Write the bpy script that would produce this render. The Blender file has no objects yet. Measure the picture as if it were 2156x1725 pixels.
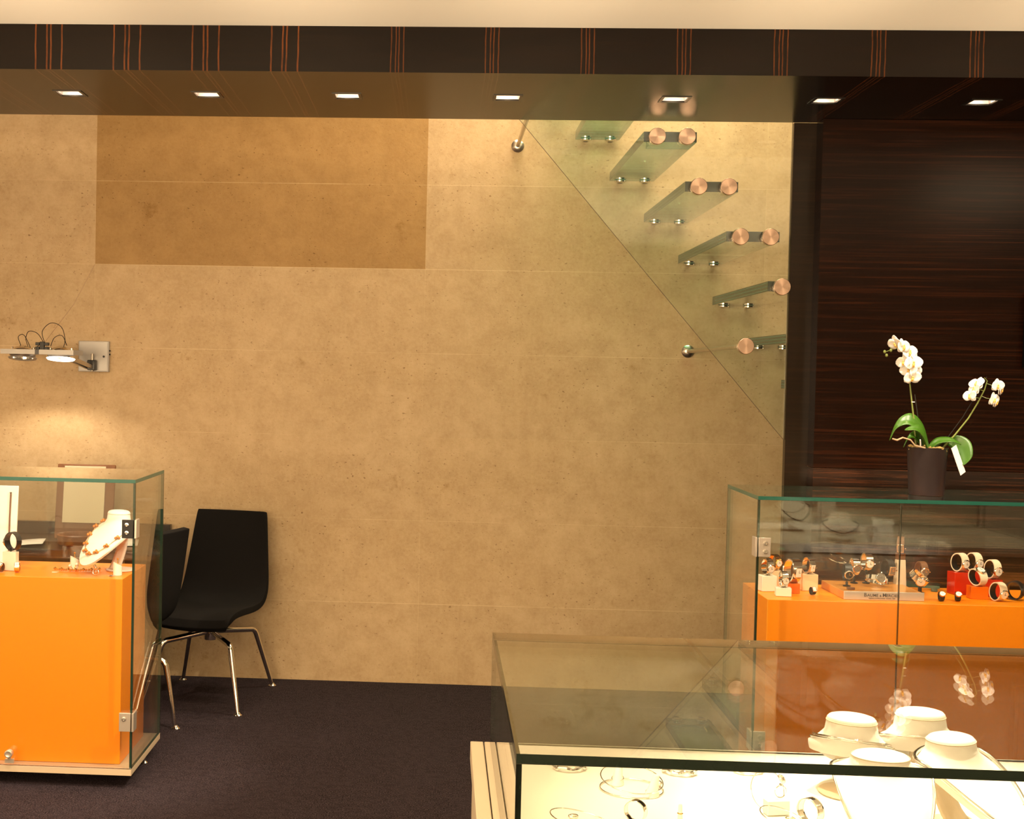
import bpy, bmesh, math, random
from mathutils import Vector, Matrix, Euler
random.seed(7)
SC = bpy.context.scene
COL = SC.collection
PI = math.pi
R = math.radians

# ------------------------------------------------------------------ camera
def make_camera():
    f, ppx = 2773.24, 789.05
    yaw, pt, rl = -0.0499, 0.0283, 0.0203
    fwd = Vector((math.sin(yaw)*math.cos(pt), math.cos(yaw)*math.cos(pt), -math.sin(pt)))
    right = Vector((math.cos(yaw), -math.sin(yaw), 0))
    up = right.cross(fwd)
    c, s = math.cos(rl), math.sin(rl)
    r2 = c*right + s*up
    u2 = -s*right + c*up
    m = Matrix((r2, u2, -fwd)).transposed().to_4x4()
    m.translation = Vector((1.8974, -7.1142, 1.685))
    cam = bpy.data.cameras.new('camera')
    o = bpy.data.objects.new('camera', cam)
    COL.objects.link(o)
    o.matrix_world = m
    cam.sensor_fit = 'HORIZONTAL'
    cam.sensor_width = 36
    cam.lens = f/2156*36
    cam.shift_x = (1078-ppx)/2156
    cam.clip_start = 0.05
    SC.camera = o
make_camera()

# ------------------------------------------------------------------ light
SC.view_settings.view_transform = 'Standard'
SC.view_settings.look = 'None'
SC.view_settings.gamma = 1
SC.view_settings.use_curve_mapping = False
SC.view_settings.exposure = 0.08
SC.cycles.transparent_max_bounces = 48
SC.cycles.max_bounces = 14
WARM = (1.0, 0.74, 0.45)
WARM2 = (1.0, 0.82, 0.58)
w = bpy.data.worlds.new('world')
SC.world = w
w.use_nodes = True
w.node_tree.nodes['Background'].inputs[0].default_value = (1.0, 0.74, 0.46, 1)
w.node_tree.nodes['Background'].inputs[1].default_value = 0.12

def area(name, loc, rot, sx, sy, power, color=WARM, spread=180):
    l = bpy.data.lights.new(name, 'AREA')
    l.shape = 'RECTANGLE'; l.size = sx; l.size_y = sy; l.energy = power; l.color = color
    l.spread = R(spread)
    o = bpy.data.objects.new(name, l); COL.objects.link(o)
    o.location = loc; o.rotation_euler = rot
    return o
def spot(name, loc, target, power, angle, blend=0.5, radius=0.04, color=WARM):
    l = bpy.data.lights.new(name, 'SPOT')
    l.energy = power; l.spot_size = R(angle); l.spot_blend = blend; l.shadow_soft_size = radius; l.color = color
    o = bpy.data.objects.new(name, l); COL.objects.link(o)
    o.location = loc
    d = Vector(target)-Vector(loc)
    o.rotation_euler = d.to_track_quat('-Z', 'Y').to_euler()
    return o
# shop ceiling lamps in front of the bulkhead (above and behind the frame)
for x in (-1.6, 0.3, 1.9, 5.4):
    area('ceiling_panel_lamp', (x, -4.3, 2.955), (0, 0, 0), 0.7, 0.4, 22)
# unseen soft fill added behind the camera to brighten wall and ceiling
area('rear_fill_light', (-0.2, -8.6, 1.7), (R(108), 0, 0), 4.2, 1.6, 305)
area('ceiling_fill_light', (2.0, -6.4, 2.45), (PI, 0, 0), 8.0, 3.6, 170)  # unseen upward fill added to brighten the ceiling
# unseen spots added behind the frame to brighten the visible ceiling
for x in (-1.8, -0.9, 0.0, 0.9, 1.8, 2.7, 3.6, 4.5, 5.4):
    spot('ceiling_fill_spot', (x, -6.6, 1.1), (x, -2.6, 2.985), 760 if x < 0.5 else 660, 26, 0.9, 0.06)
# spots over the showcases
HAL = (1.0, 0.84, 0.62)
spot('case_spot', (-0.2, -2.75, 2.93), (0.1, -1.75, 0.8), 140, 46, 0.6, 0.03, HAL)
spot('case_spot', (2.6, -3.0, 2.93), (0.45, -1.72, 0.6), 420, 34, 0.6, 0.03, HAL)  # added from the right to brighten the left plinth's side face
spot('case_spot', (0.3, -4.2, 2.93), (0.0, -1.9, 0.45), 130, 40, 0.6, 0.03, HAL)
spot('case_spot', (0.9, -3.0, 2.93), (3.35, -1.72, 0.7), 420, 32, 0.6, 0.03, HAL)  # added from the left to brighten the right plinth's side face
spot('case_spot', (3.6, -2.75, 2.93), (3.6, -1.75, 0.9), 150, 46, 0.6, 0.03, HAL)
spot('case_spot', (4.4, -2.75, 2.93), (4.1, -1.75, 0.9), 150, 46, 0.6, 0.03, HAL)
spot('counter_spot', (2.4, -3.9, 2.93), (2.66, -4.5, 0.85), 330, 32, 0.7, 0.03, HAL)  # counter spots are added overhead in place of lights inside the counter
spot('counter_spot', (3.1, -4.0, 2.93), (3.0, -4.48, 0.9), 700, 33, 0.7, 0.03, HAL)
spot('counter_spot', (3.2, -2.9, 2.93), (2.92, -4.3, 0.93), 420, 24, 0.7, 0.03, HAL)  # added to brighten the far sides of the busts
spot('counter_spot', (4.2, -3.1, 2.93), (4.15, -4.3, 0.93), 700, 30, 0.7, 0.03, HAL)
# stairwell light from the storey above
area('stairwell_lamp', (3.0, -0.32, 4.4), (0, 0, 0), 2.2, 0.2, 125, WARM2)

# ------------------------------------------------------------------ nodes
class NT:
    def __init__(s, name):
        s.m = bpy.data.materials.new(name); s.m.use_nodes = True
        s.t = s.m.node_tree; s.t.nodes.clear()
        s.out = s.t.nodes.new('ShaderNodeOutputMaterial')
    def n(s, typ, **kw):
        x = s.t.nodes.new(typ)
        for k, v in kw.items(): setattr(x, k, v)
        return x
    def l(s, a, b): s.t.links.new(a, b)
    def math(s, op, a, b=None, c=None, clamp=False):
        x = s.n('ShaderNodeMath', operation=op); x.use_clamp = clamp
        for i, v in enumerate((a, b, c)):
            if v is None: continue
            if isinstance(v, (int, float)): x.inputs[i].default_value = v
            else: s.l(v, x.inputs[i])
        return x.outputs[0]
    def mix(s, fac, a, b, blend='MIX'):
        x = s.n('ShaderNodeMix', data_type='RGBA', blend_type=blend)
        for sock, v in ((x.inputs[0], fac), (x.inputs[6], a), (x.inputs[7], b)):
            if isinstance(v, (int, float)): sock.default_value = v
            elif isinstance(v, tuple): sock.default_value = v if len(v) == 4 else (*v, 1)
            else: s.l(v, sock)
        return x.outputs[2]
    def coord(s, scale=(1, 1, 1)):
        tc = s.n('ShaderNodeTexCoord'); mp = s.n('ShaderNodeMapping')
        mp.inputs['Scale'].default_value = scale
        s.l(tc.outputs['Object'], mp.inputs[0]); return mp.outputs[0]
    def noise(s, vec, scale, detail=4, rough=0.55):
        x = s.n('ShaderNodeTexNoise'); x.inputs['Scale'].default_value = scale
        x.inputs['Detail'].default_value = detail; x.inputs['Roughness'].default_value = rough
        s.l(vec, x.inputs['Vector']); return x.outputs['Fac']
    def ramp(s, fac, lo, hi):
        x = s.n('ShaderNodeMapRange'); x.interpolation_type = 'SMOOTHSTEP'
        x.inputs[1].default_value = lo; x.inputs[2].default_value = hi
        s.l(fac, x.inputs[0]); return x.outputs[0]
    def bsdf(s, color, rough=0.5, metal=0.0, **kw):
        b = s.n('ShaderNodeBsdfPrincipled')
        if isinstance(color, tuple): b.inputs['Base Color'].default_value = (*color[:3], 1)
        else: s.l(color, b.inputs['Base Color'])
        if isinstance(rough, (int, float)): b.inputs['Roughness'].default_value = rough
        else: s.l(rough, b.inputs['Roughness'])
        b.inputs['Metallic'].default_value = metal
        for k, v in kw.items(): b.inputs[k.replace('_', ' ')].default_value = v
        s.l(b.outputs[0], s.out.inputs[0]); return b
    def bump(s, b, h, strength=0.2, dist=0.01):
        x = s.n('ShaderNodeBump'); x.inputs['Strength'].default_value = strength; x.inputs['Distance'].default_value = dist
        s.l(h, x.inputs['Height']); s.l(x.outputs[0], b.inputs['Normal'])

def simple(name, col, rough=0.5, metal=0.0, var=0.08, nscale=12.0, **kw):
    t = NT(name); v = t.coord()
    f = t.noise(v, nscale, 3)
    lo = tuple(c*(1-var) for c in col); hi = tuple(min(1, c*(1+var)) for c in col)
    t.bsdf(t.mix(f, lo, hi), rough, metal, **kw)
    return t.m

def glass(name, tint, refl=1.0):
    t = NT(name)
    lw = t.n('ShaderNodeLayerWeight'); lw.inputs[0].default_value = 0.5
    p = t.math('POWER', lw.outputs['Facing'], 5.0)
    f = t.math('MULTIPLY_ADD', p, 0.93*refl, 0.045*refl, clamp=True)
    tr = t.n('ShaderNodeBsdfTransparent'); tr.inputs[0].default_value = (*tint, 1)
    gl = t.n('ShaderNodeBsdfGlossy'); gl.inputs['Roughness'].default_value = 0.0
    gl.inputs[0].default_value = (1, 1, 1, 1)
    mx = t.n('ShaderNodeMixShader'); t.l(f, mx.inputs[0]); t.l(tr.outputs[0], mx.inputs[1]); t.l(gl.outputs[0], mx.inputs[2])
    t.l(mx.outputs[0], t.out.inputs[0])
    return t.m

def emit(name, col, strength):
    t = NT(name); e = t.n('ShaderNodeEmission'); e.inputs[0].default_value = (*col, 1); e.inputs[1].default_value = strength
    t.l(e.outputs[0], t.out.inputs[0]); return t.m

Z1, TH, TW = 0.4334, 0.4526, 1.8
def stone():
    t = NT('limestone_tiles')
    tc = t.n('ShaderNodeTexCoord'); sp = t.n('ShaderNodeSeparateXYZ'); t.l(tc.outputs['Object'], sp.inputs[0])
    X, Z = sp.outputs[0], sp.outputs[2]
    v = t.coord((1, 1, 1.5)); v2 = t.coord((1, 1, 1.0))
    big = t.ramp(t.noise(v, 1.3, 6, 0.6), 0.3, 0.7)
    mid = t.ramp(t.noise(v2, 9, 8, 0.65), 0.3, 0.7)
    fine = t.ramp(t.noise(v2, 55, 6, 0.7), 0.25, 0.75)
    col = t.mix(big, (0.505, 0.355, 0.185), (0.605, 0.445, 0.262))
    col = t.mix(t.math('MULTIPLY', mid, 0.65), col, (0.400, 0.265, 0.130))
    col = t.mix(t.math('MULTIPLY', fine, 0.38), col, (0.66, 0.50, 0.32))
    # fossil flecks
    fl = t.ramp(t.noise(t.coord((1, 1, 1.7)), 48, 3, 0.5), 0.63, 0.70)
    msk = t.ramp(t.noise(v2, 3.2, 3), 0.38, 0.62)
    col = t.mix(t.math('MULTIPLY', t.math('MULTIPLY', fl, msk), 0.8), col, (0.20, 0.11, 0.04))
    sk = t.ramp(t.noise(v2, 95, 2, 0.5), 0.68, 0.74)
    col = t.mix(t.math('MULTIPLY', sk, 0.6), col, (0.24, 0.14, 0.06))
    # ochre stains
    st = t.ramp(t.noise(v2, 5.0, 6, 0.65), 0.62, 0.76)
    col = t.mix(t.math('MULTIPLY', st, 0.75), col, (0.29, 0.165, 0.04))
    # tone of each slab
    ix = t.math('FLOOR', t.math('DIVIDE', X, TW)); iz = t.math('FLOOR', t.math('DIVIDE', t.math('SUBTRACT', Z, Z1), TH))
    cb = t.n('ShaderNodeCombineXYZ'); t.l(ix, cb.inputs[0]); t.l(iz, cb.inputs[1])
    wn = t.n('ShaderNodeTexWhiteNoise'); t.l(cb.outputs[0], wn.inputs['Vector'])
    sl = t.math('MULTIPLY_ADD', wn.outputs['Value'], 0.07, 0.95)
    hs = t.n('ShaderNodeHueSaturation'); t.l(sl, hs.inputs['Value']); t.l(col, hs.inputs['Color']); col = hs.outputs[0]
    # one browner group of slabs up on the left
    dk = t.math('MULTIPLY', t.math('MULTIPLY', t.math('GREATER_THAN', X, 0.0), t.math('LESS_THAN', X, TW)), t.math('GREATER_THAN', Z, Z1+4*TH))
    col = t.mix(dk, col, t.mix(1.0, col, (0.69, 0.58, 0.38), 'MULTIPLY'))
    def dist(c, off, per):
        q = t.math('FRACT', t.math('ADD', t.math('DIVIDE', t.math('SUBTRACT', c, off), per), 0.5))
        return t.math('MULTIPLY', t.math('ABSOLUTE', t.math('SUBTRACT', q, 0.5)), per)
    jh = t.math('LESS_THAN', dist(Z, Z1, TH), 0.0019)
    jv = t.math('LESS_THAN', dist(X, 0.0, TW), 0.0018)
    j = t.math('MULTIPLY', t.math('MAXIMUM', t.math('MULTIPLY', jh, 0.5), t.math('MULTIPLY', jv, 0.22)), t.ramp(t.noise(v2, 1.1, 3), 0.35, 0.65))
    col = t.mix(j, col, (0.74, 0.60, 0.36))
    b = t.bsdf(col, 0.55, 0.0, Specular_IOR_Level=0.25)
    t.bump(b, t.math('SUBTRACT', fine, t.math('MULTIPLY', fl, 2.0)), 0.12, 0.003)
    return t.m

def carpet():
    t = NT('carpet_pile'); v = t.coord()
    a = t.noise(v, 170, 3, 0.75); b_ = t.noise(v, 3.0, 5, 0.6); c = t.noise(v, 30, 5, 0.65)
    col = t.mix(t.ramp(a, 0.38, 0.66), (0.010, 0.0066, 0.0086), (0.080, 0.057, 0.064))
    col = t.mix(t.math('MULTIPLY', t.ramp(b_, 0.35, 0.65), 0.4), col, (0.046, 0.033, 0.039))
    col = t.mix(t.math('MULTIPLY', t.ramp(c, 0.4, 0.65), 0.35), col, (0.010, 0.0066, 0.009))
    b = t.bsdf(col, 0.95, 0.0, Specular_IOR_Level=0.05)
    t.bump(b, a, 0.8, 0.01)
    return t.m

def wood(name, dark, light, horizontal=True, rough=0.25, amount=0.5, coat=0.0, spec=0.5):
    t = NT(name)
    sc = (1.3, 1.3, 55) if horizontal else (55, 1.3, 1.3)
    v = t.coord(sc)
    n1 = t.ramp(t.noise(v, 1.6, 6, 0.6), 0.45, 0.80)
    n2 = t.ramp(t.noise(t.coord((sc[0]*0.5, 1, sc[2]*2.6)), 1.0, 3, 0.5), 0.56, 0.72)
    lowf = t.ramp(t.noise(t.coord((0.8, 1, 2.2)), 1.0, 2), 0.35, 0.7)
    col = t.mix(t.math('MULTIPLY', n1, amount), dark, light)
    col = t.mix(t.math('MULTIPLY', t.math('MULTIPLY', n2, lowf), amount), col, tuple(min(1, c*1.7) for c in light))
    t.bsdf(col, rough, 0.0, Specular_IOR_Level=spec, Coat_Weight=coat, Coat_Roughness=0.12)
    return t.m

def bulkhead_wood():
    # veneer with bundles of pale vertical streaks repeating along the beam
    t = NT('streaked_veneer')
    tc = t.n('ShaderNodeTexCoord'); sp = t.n('ShaderNodeSeparateXYZ'); t.l(tc.outputs['Object'], sp.inputs[0])
    X = sp.outputs[0]
    wob = t.math('MULTIPLY', t.math('SUBTRACT', t.noise(t.coord((6, 6, 6)), 1.5, 2), 0.5), 0.008)
    Xw = t.math('ADD', X, wob)
    def lines(phase, per, offs, wd):
        q = t.math('FRACT', t.math('ADD', t.math('DIVIDE', t.math('SUBTRACT', Xw, phase), per), 0.5))
        d = t.math('MULTIPLY', t.math('SUBTRACT', q, 0.5), per)
        res = None
        for o in offs:
            k = t.math('LESS_THAN', t.math('ABSOLUTE', t.math('SUBTRACT', d, o)), wd)
            res = k if res is None else t.math('MAXIMUM', res, k)
        return res
    la = t.math('MULTIPLY', lines(0.378, 0.301, (-0.051, -0.0085, 0.0065, 0.050), 0.0030), t.math('LESS_THAN', X, 1.5))
    lb = t.math('MULTIPLY', lines(1.706, 0.3555, (-0.024, -0.006, 0.006, 0.024), 0.0023), t.math('MULTIPLY', t.math('GREATER_THAN', X, 1.5), 0.7))
    ln = t.math('MAXIMUM', la, lb)
    brk = t.ramp(t.noise(t.coord((8, 8, 8)), 2.0, 3), 0.25, 0.6)
    ln = t.math('MULTIPLY', ln, t.math('MULTIPLY_ADD', brk, 0.5, 0.5))
    g = t.ramp(t.noise(t.coord((2.0, 40, 60)), 2.2, 5, 0.6), 0.4, 0.75)
    col = t.mix(t.math('MULTIPLY', g, 0.6), (0.0036, 0.0016, 0.0007), (0.0085, 0.0034, 0.0014))
    col = t.mix(ln, col, (0.085, 0.024, 0.006))
    t.bsdf(col, 0.22, 0.0, Specular_IOR_Level=0.22)
    return t.m

M = {}
M['stone'] = stone()
M['carpet'] = carpet()
M['beam'] = bulkhead_wood()
M['panel'] = wood('macassar_panel', (0.0085, 0.0030, 0.0014), (0.034, 0.0095, 0.0035), rough=0.2, amount=0.85, spec=0.14)
M['panel_low'] = wood('macassar_skirting', (0.009, 0.004, 0.0022), (0.075, 0.024, 0.008), rough=0.25, amount=0.9)
M['stile'] = wood('macassar_stile', (0.012, 0.0065, 0.003), (0.026, 0.012, 0.005), rough=0.25, amount=0.6, spec=0.22)
M['ceiling'] = simple('ceiling_paint', (0.86, 0.83, 0.78), 0.85, var=0.01, nscale=2)
M['plaster'] = simple('plaster_paint', (0.80, 0.76, 0.70), 0.85, var=0.02, nscale=2)
M['white'] = simple('white_lacquer', (0.85, 0.80, 0.73), 0.35, var=0.02)
M['bed'] = simple('cream_display_bed', (0.88, 0.85, 0.78), 0.45, var=0.015)
M['shadow_gap'] = simple('dark_joint', (0.02, 0.016, 0.012), 0.8)
M['orange'] = simple('orange_lacquer', (0.92, 0.265, 0.003), 0.33, var=0.02, nscale=3, Specular_IOR_Level=0.4)
M['glass'] = glass('clear_glass', (0.955, 0.965, 0.945), 1.35)
M['glass_counter'] = glass('counter_glass', (0.93, 0.935, 0.90), 0.9)
M['glass_stair'] = glass('balustrade_glass', (0.945, 0.985, 0.957), 0.8)
M['glass_tread'] = glass('tread_glass', (0.54, 0.77, 0.68), 1.3)
M['edge'] = simple('green_glass_edge', (0.008, 0.075, 0.052), 0.12, var=0.15, nscale=4, Specular_IOR_Level=0.8)
M['edge_dark'] = simple('dark_glass_edge', (0.012, 0.018, 0.012), 0.15, var=0.2, Specular_IOR_Level=0.5)
M['edge_back'] = simple('glass_edge_painted_reflection', (0.20, 0.125, 0.06), 0.2, var=0.15)  # tan colour stands in for bright reflections refracted in the rear edge
M['edge_side'] = simple('bottle_green_glass_edge', (0.015, 0.05, 0.03), 0.12, var=0.3, nscale=3, Specular_IOR_Level=0.6)
M['edge_bal'] = simple('balustrade_edge', (0.075, 0.045, 0.02), 0.3, var=0.15)
def tread_edge():
    t = NT('laminated_tread_edge')
    tc = t.n('ShaderNodeTexCoord'); sp = t.n('ShaderNodeSeparateXYZ'); t.l(tc.outputs['Object'], sp.inputs[0])
    q = t.math('FRACT', t.math('DIVIDE', sp.outputs[2], 0.0152))
    k = t.math('LESS_THAN', t.math('ABSOLUTE', t.math('SUBTRACT', q, 0.5)), 0.12)
    col = t.mix(k, (0.045, 0.105, 0.085), (0.13, 0.24, 0.20))
    t.bsdf(col, 0.12, 0.0, Specular_IOR_Level=0.9); return t.m
M['tread_edge'] = tread_edge()
M['tread_front'] = simple('dark_tread_end', (0.022, 0.028, 0.022), 0.15, var=0.3, nscale=60, Specular_IOR_Level=0.7)
M['chrome'] = simple('chrome', (0.86, 0.82, 0.76), 0.12, 1.0, var=0.03)
M['steel'] = simple('brushed_steel', (0.62, 0.57, 0.50), 0.32, 1.0, var=0.08, nscale=30)
def turned():
    # radially turned steel disc: faint fan of light and dark
    t = NT('turned_steel')
    tc = t.n('ShaderNodeTexCoord'); sp = t.n('ShaderNodeSeparateXYZ'); t.l(tc.outputs['Object'], sp.inputs[0])
    r = t.n('ShaderNodeTexNoise'); r.inputs['Scale'].default_value = 1.0
    d = t.math('SQRT', t.math('ADD', t.math('POWER', sp.outputs[0], 2.0), t.math('POWER', sp.outputs[2], 2.0)))
    rings = t.math('SINE', t.math('MULTIPLY', d, 5200.0))
    b = t.bsdf((0.62, 0.44, 0.335), 0.27, 1.0, Anisotropic=0.85)
    tg = t.n('ShaderNodeTangent', direction_type='RADIAL', axis='Y'); t.l(tg.outputs[0], b.inputs['Tangent'])
    t.bump(b, rings, 0.05, 0.0003); return t.m
M['turned'] = turned()
M['satin'] = simple('satin_metal', (0.52, 0.44, 0.36), 0.3, 0.6, var=0.05, nscale=20)
M['tan_board'] = simple('tan_base_board', (0.50, 0.38, 0.25), 0.4, var=0.03)
M['ledge'] = simple('ivory_ledge', (0.56, 0.47, 0.34), 0.45, var=0.02)
M['dark_metal'] = simple('dark_metal', (0.02, 0.018, 0.016), 0.3, 0.6)
M['grey_metal'] = simple('grey_lacquered_metal', (0.36, 0.34, 0.32), 0.4, 0.4, var=0.05)
M['black_fabric'] = simple('black_wool', (0.0065, 0.0055, 0.005), 0.95, var=0.5, nscale=240, Specular_IOR_Level=0.15)
M['pot'] = simple('dark_bronze_pot', (0.030, 0.019, 0.018), 0.38, 0.3, var=0.2)
M['petal'] = simple('white_petal', (0.86, 0.80, 0.74), 0.55, var=0.04, Subsurface_Weight=0.15)
M['lip'] = simple('yellow_lip', (0.80, 0.50, 0.12), 0.5, var=0.2)
M['leaf'] = simple('orchid_leaf', (0.042, 0.118, 0.008), 0.35, var=0.35, nscale=14)
M['stem'] = simple('orchid_stem', (0.17, 0.20, 0.045), 0.45, var=0.3)
M['root'] = simple('aerial_root', (0.42, 0.28, 0.16), 0.8, var=0.25)
M['moss'] = simple('bark_and_moss', (0.30, 0.20, 0.06), 0.95, var=0.6, nscale=90)
M['paper'] = simple('white_paper', (0.84, 0.81, 0.76), 0.75, var=0.02)
M['leather'] = simple('brown_leather', (0.20, 0.072, 0.020), 0.42, var=0.2, nscale=40)
M['cream'] = simple('cream_board', (0.72, 0.64, 0.46), 0.6, var=0.02)
M['desk'] = wood('dark_desk', (0.012, 0.007, 0.004), (0.035, 0.016, 0.008), rough=0.3, amount=0.6)
M['screen'] = simple('black_screen', (0.002, 0.002, 0.002), 0.6, var=0.1, Specular_IOR_Level=0.1)
M['bust'] = simple('white_leatherette', (0.87, 0.83, 0.76), 0.5, var=0.015, nscale=60)
M['bust_pink'] = simple('pale_pink_suede', (0.72, 0.56, 0.48), 0.7, var=0.03)
M['stand'] = simple('beige_stand', (0.62, 0.50, 0.36), 0.6, var=0.04)
M['silver'] = simple('polished_silver', (0.88, 0.84, 0.78), 0.10, 1.0, var=0.05)
M['gold'] = simple('polished_gold', (0.86, 0.54, 0.18), 0.16, 1.0, var=0.08)
M['rose'] = simple('rose_gold', (0.80, 0.46, 0.28), 0.18, 1.0, var=0.08)
M['amber'] = simple('amber_stone', (0.58, 0.20, 0.035), 0.2, var=0.4, nscale=60)
M['pearl'] = simple('pearl', (0.86, 0.80, 0.70), 0.2, var=0.03)
M['dial_white'] = simple('white_dial', (0.84, 0.80, 0.72), 0.35, var=0.03)
M['dial_dark'] = simple('dark_dial', (0.012, 0.012, 0.012), 0.25, var=0.2)
M['dial_grey'] = simple('grey_dial', (0.22, 0.18, 0.14), 0.3, 0.4, var=0.1)
M['strap_black'] = simple('black_strap', (0.010, 0.008, 0.007), 0.45, var=0.3)
M['strap_cream'] = simple('cream_strap', (0.78, 0.62, 0.45), 0.5, var=0.05)
M['strap_brown'] = simple('brown_strap', (0.16, 0.06, 0.02), 0.5, var=0.2)
M['peach'] = simple('peach_acrylic', (0.86, 0.56, 0.34), 0.15, var=0.04)
M['white_block'] = simple('ivory_block', (0.84, 0.74, 0.62), 0.35, var=0.03)
M['red_acrylic'] = simple('red_acrylic', (0.62, 0.028, 0.004), 0.1, var=0.15, nscale=5, Transmission_Weight=0.25)
M['orange_acrylic'] = simple('orange_acrylic', (0.85, 0.16, 0.004), 0.1, var=0.1, nscale=5, Transmission_Weight=0.25)
M['tray_front'] = simple('silvered_tray_front', (0.62, 0.58, 0.53), 0.35, 0.5, var=0.05)
M['tray_top'] = simple('varnished_tray_top', (0.62, 0.25, 0.05), 0.22, var=0.1)
M['ink'] = simple('dark_ink', (0.06, 0.05, 0.05), 0.6)
M['bulb'] = emit('halogen_bulb', (1.0, 0.86, 0.66), 6)
M['led'] = emit('downlight_diffuser', (1.0, 0.88, 0.82), 3.6)
M['reflector'] = simple('downlight_reflector', (0.78, 0.68, 0.64), 0.3, var=0.03)
M['cable'] = simple('clear_cable', (0.30, 0.19, 0.09), 0.5)

# ------------------------------------------------------------------ mesh builder
class MB:
    def __init__(s): s.b = bmesh.new()
    def box(s, x0, x1, y0, y1, z0, z1, mi=0, rot=None, piv=(0, 0, 0)):
        vs = [Vector((x, y, z)) for z in (z0, z1) for y in (y0, y1) for x in (x0, x1)]
        if rot is not None:
            m = rot; p = Vector(piv); vs = [m @ (v-p)+p for v in vs]
        v = [s.b.verts.new(q) for q in vs]
        for idx in ((0, 2, 3, 1), (4, 5, 7, 6), (0, 1, 5, 4), (2, 6, 7, 3), (0, 4, 6, 2), (1, 3, 7, 5)):
            f = s.b.faces.new([v[i] for i in idx]); f.material_index = mi
        return s
    def pane(s, x0, x1, y0, y1, z0, z1):
        # glass slab: the two large faces are slot 0, ground edges are slot 1
        n0 = len(s.b.faces); s.box(x0, x1, y0, y1, z0, z1)
        s.b.faces.ensure_lookup_table()
        d = [x1-x0, y1-y0, z1-z0]; ax = d.index(min(d))
        for f in s.b.faces[n0:]:
            f.normal_update(); f.material_index = 0 if abs(f.normal[ax]) > 0.9 else 1
        return s
    def loft(s, rings, close=True, cap0=True, cap1=True, mi=0):
        vr = [[s.b.verts.new(p) for p in r] for r in rings]
        n = len(rings[0])
        for a, b in zip(vr[:-1], vr[1:]):
            for i in range(n if close else n-1):
                j = (i+1) % n
                f = s.b.faces.new((a[i], a[j], b[j], b[i])); f.material_index = mi
        if cap0: f = s.b.faces.new(list(reversed(vr[0]))); f.material_index = mi
        if cap1: f = s.b.faces.new(vr[-1]); f.material_index = mi
        return s
    def lathe(s, prof, c=(0, 0, 0), n=24, axis='Z', mi=0, cap0=True, cap1=True):
        rings = []
        for r, h in prof:
            ring = []
            for i in range(n):
                a = 2*PI*i/n; u, v = r*math.cos(a), r*math.sin(a)
                p = {'Z': (u, v, h), 'Y': (v, h, u), 'X': (h, u, v)}[axis]
                ring.append(Vector(p)+Vector(c))
            rings.append(ring)
        return s.loft(rings, True, cap0, cap1, mi)
    def tube(s, pts, rad, n=8, closed=False, mi=0, flat=1.0):
        pts = [Vector(p) for p in pts]; k = len(pts)
        rad = rad if isinstance(rad, (list, tuple)) else [rad]*k
        rings = []; prev = None
        for i, p in enumerate(pts):
            if closed: t = pts[(i+1) % k]-pts[i-1]
            else: t = pts[min(i+1, k-1)]-pts[max(i-1, 0)]
            t.normalize()
            if prev is None:
                a = Vector((0, 0, 1)) if abs(t.z) < 0.9 else Vector((1, 0, 0))
                u = t.cross(a).normalized()
            else:
                u = (prev-t*prev.dot(t)).normalized()
            prev = u; v = t.cross(u)
            rings.append([p+u*rad[i]*math.cos(2*PI*j/n)+v*rad[i]*flat*math.sin(2*PI*j/n) for j in range(n)])
        if closed:
            # close with best twist-free match
            last = rings[-1]; first = rings[0]
            best = min(range(n), key=lambda o: (last[0]-first[o]).length)
            vr = [[s.b.verts.new(p) for p in r] for r in rings]
            for a, b in zip(vr[:-1], vr[1:]):
                for i in range(n):
                    f = s.b.faces.new((a[i], a[(i+1) % n], b[(i+1) % n], b[i])); f.material_index = mi
            a, b = vr[-1], vr[0]
            for i in range(n):
                f = s.b.faces.new((a[i], a[(i+1) % n], b[(i+1+best) % n], b[(i+best) % n])); f.material_index = mi
            return s
        return s.loft(rings, True, True, True, mi)
    def ball(s, c, r, sub=2, mi=0, sc=(1, 1, 1), rot=None):
        m = Matrix.Translation(c) @ (rot.to_4x4() if rot is not None else Matrix.Identity(4)) @ Matrix.Diagonal((r*sc[0], r*sc[1], r*sc[2], 1))
        g = bmesh.ops.create_icosphere(s.b, subdivisions=sub, radius=1, matrix=m)
        for v in g['verts']:
            for f in v.link_faces: f.material_index = mi
        return s
    def grid(s, rows, mi=0):
        vr = [[s.b.verts.new(p) for p in r] for r in rows]
        for a, b in zip(vr[:-1], vr[1:]):
            for i in range(len(a)-1):
                f = s.b.faces.new((a[i], a[i+1], b[i+1], b[i])); f.material_index = mi
        return s
    def prism(s, pts, axis, d0, d1, mi=0, mi_edge=None):
        # extrude polygon along axis; pts are 2-D in the other two axes (in xyz order)
        def P(p, d):
            return {'X': (d, p[0], p[1]), 'Y': (p[0], d, p[1]), 'Z': (p[0], p[1], d)}[axis]
        a = [s.b.verts.new(P(p, d0)) for p in pts]; b = [s.b.verts.new(P(p, d1)) for p in pts]
        f = s.b.faces.new(a); f.material_index = mi
        f = s.b.faces.new(list(reversed(b))); f.material_index = mi
        n = len(pts)
        for i in range(n):
            f = s.b.faces.new((a[i], b[i], b[(i+1) % n], a[(i+1) % n])); f.material_index = mi if mi_edge is None else mi_edge
        return s
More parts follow.
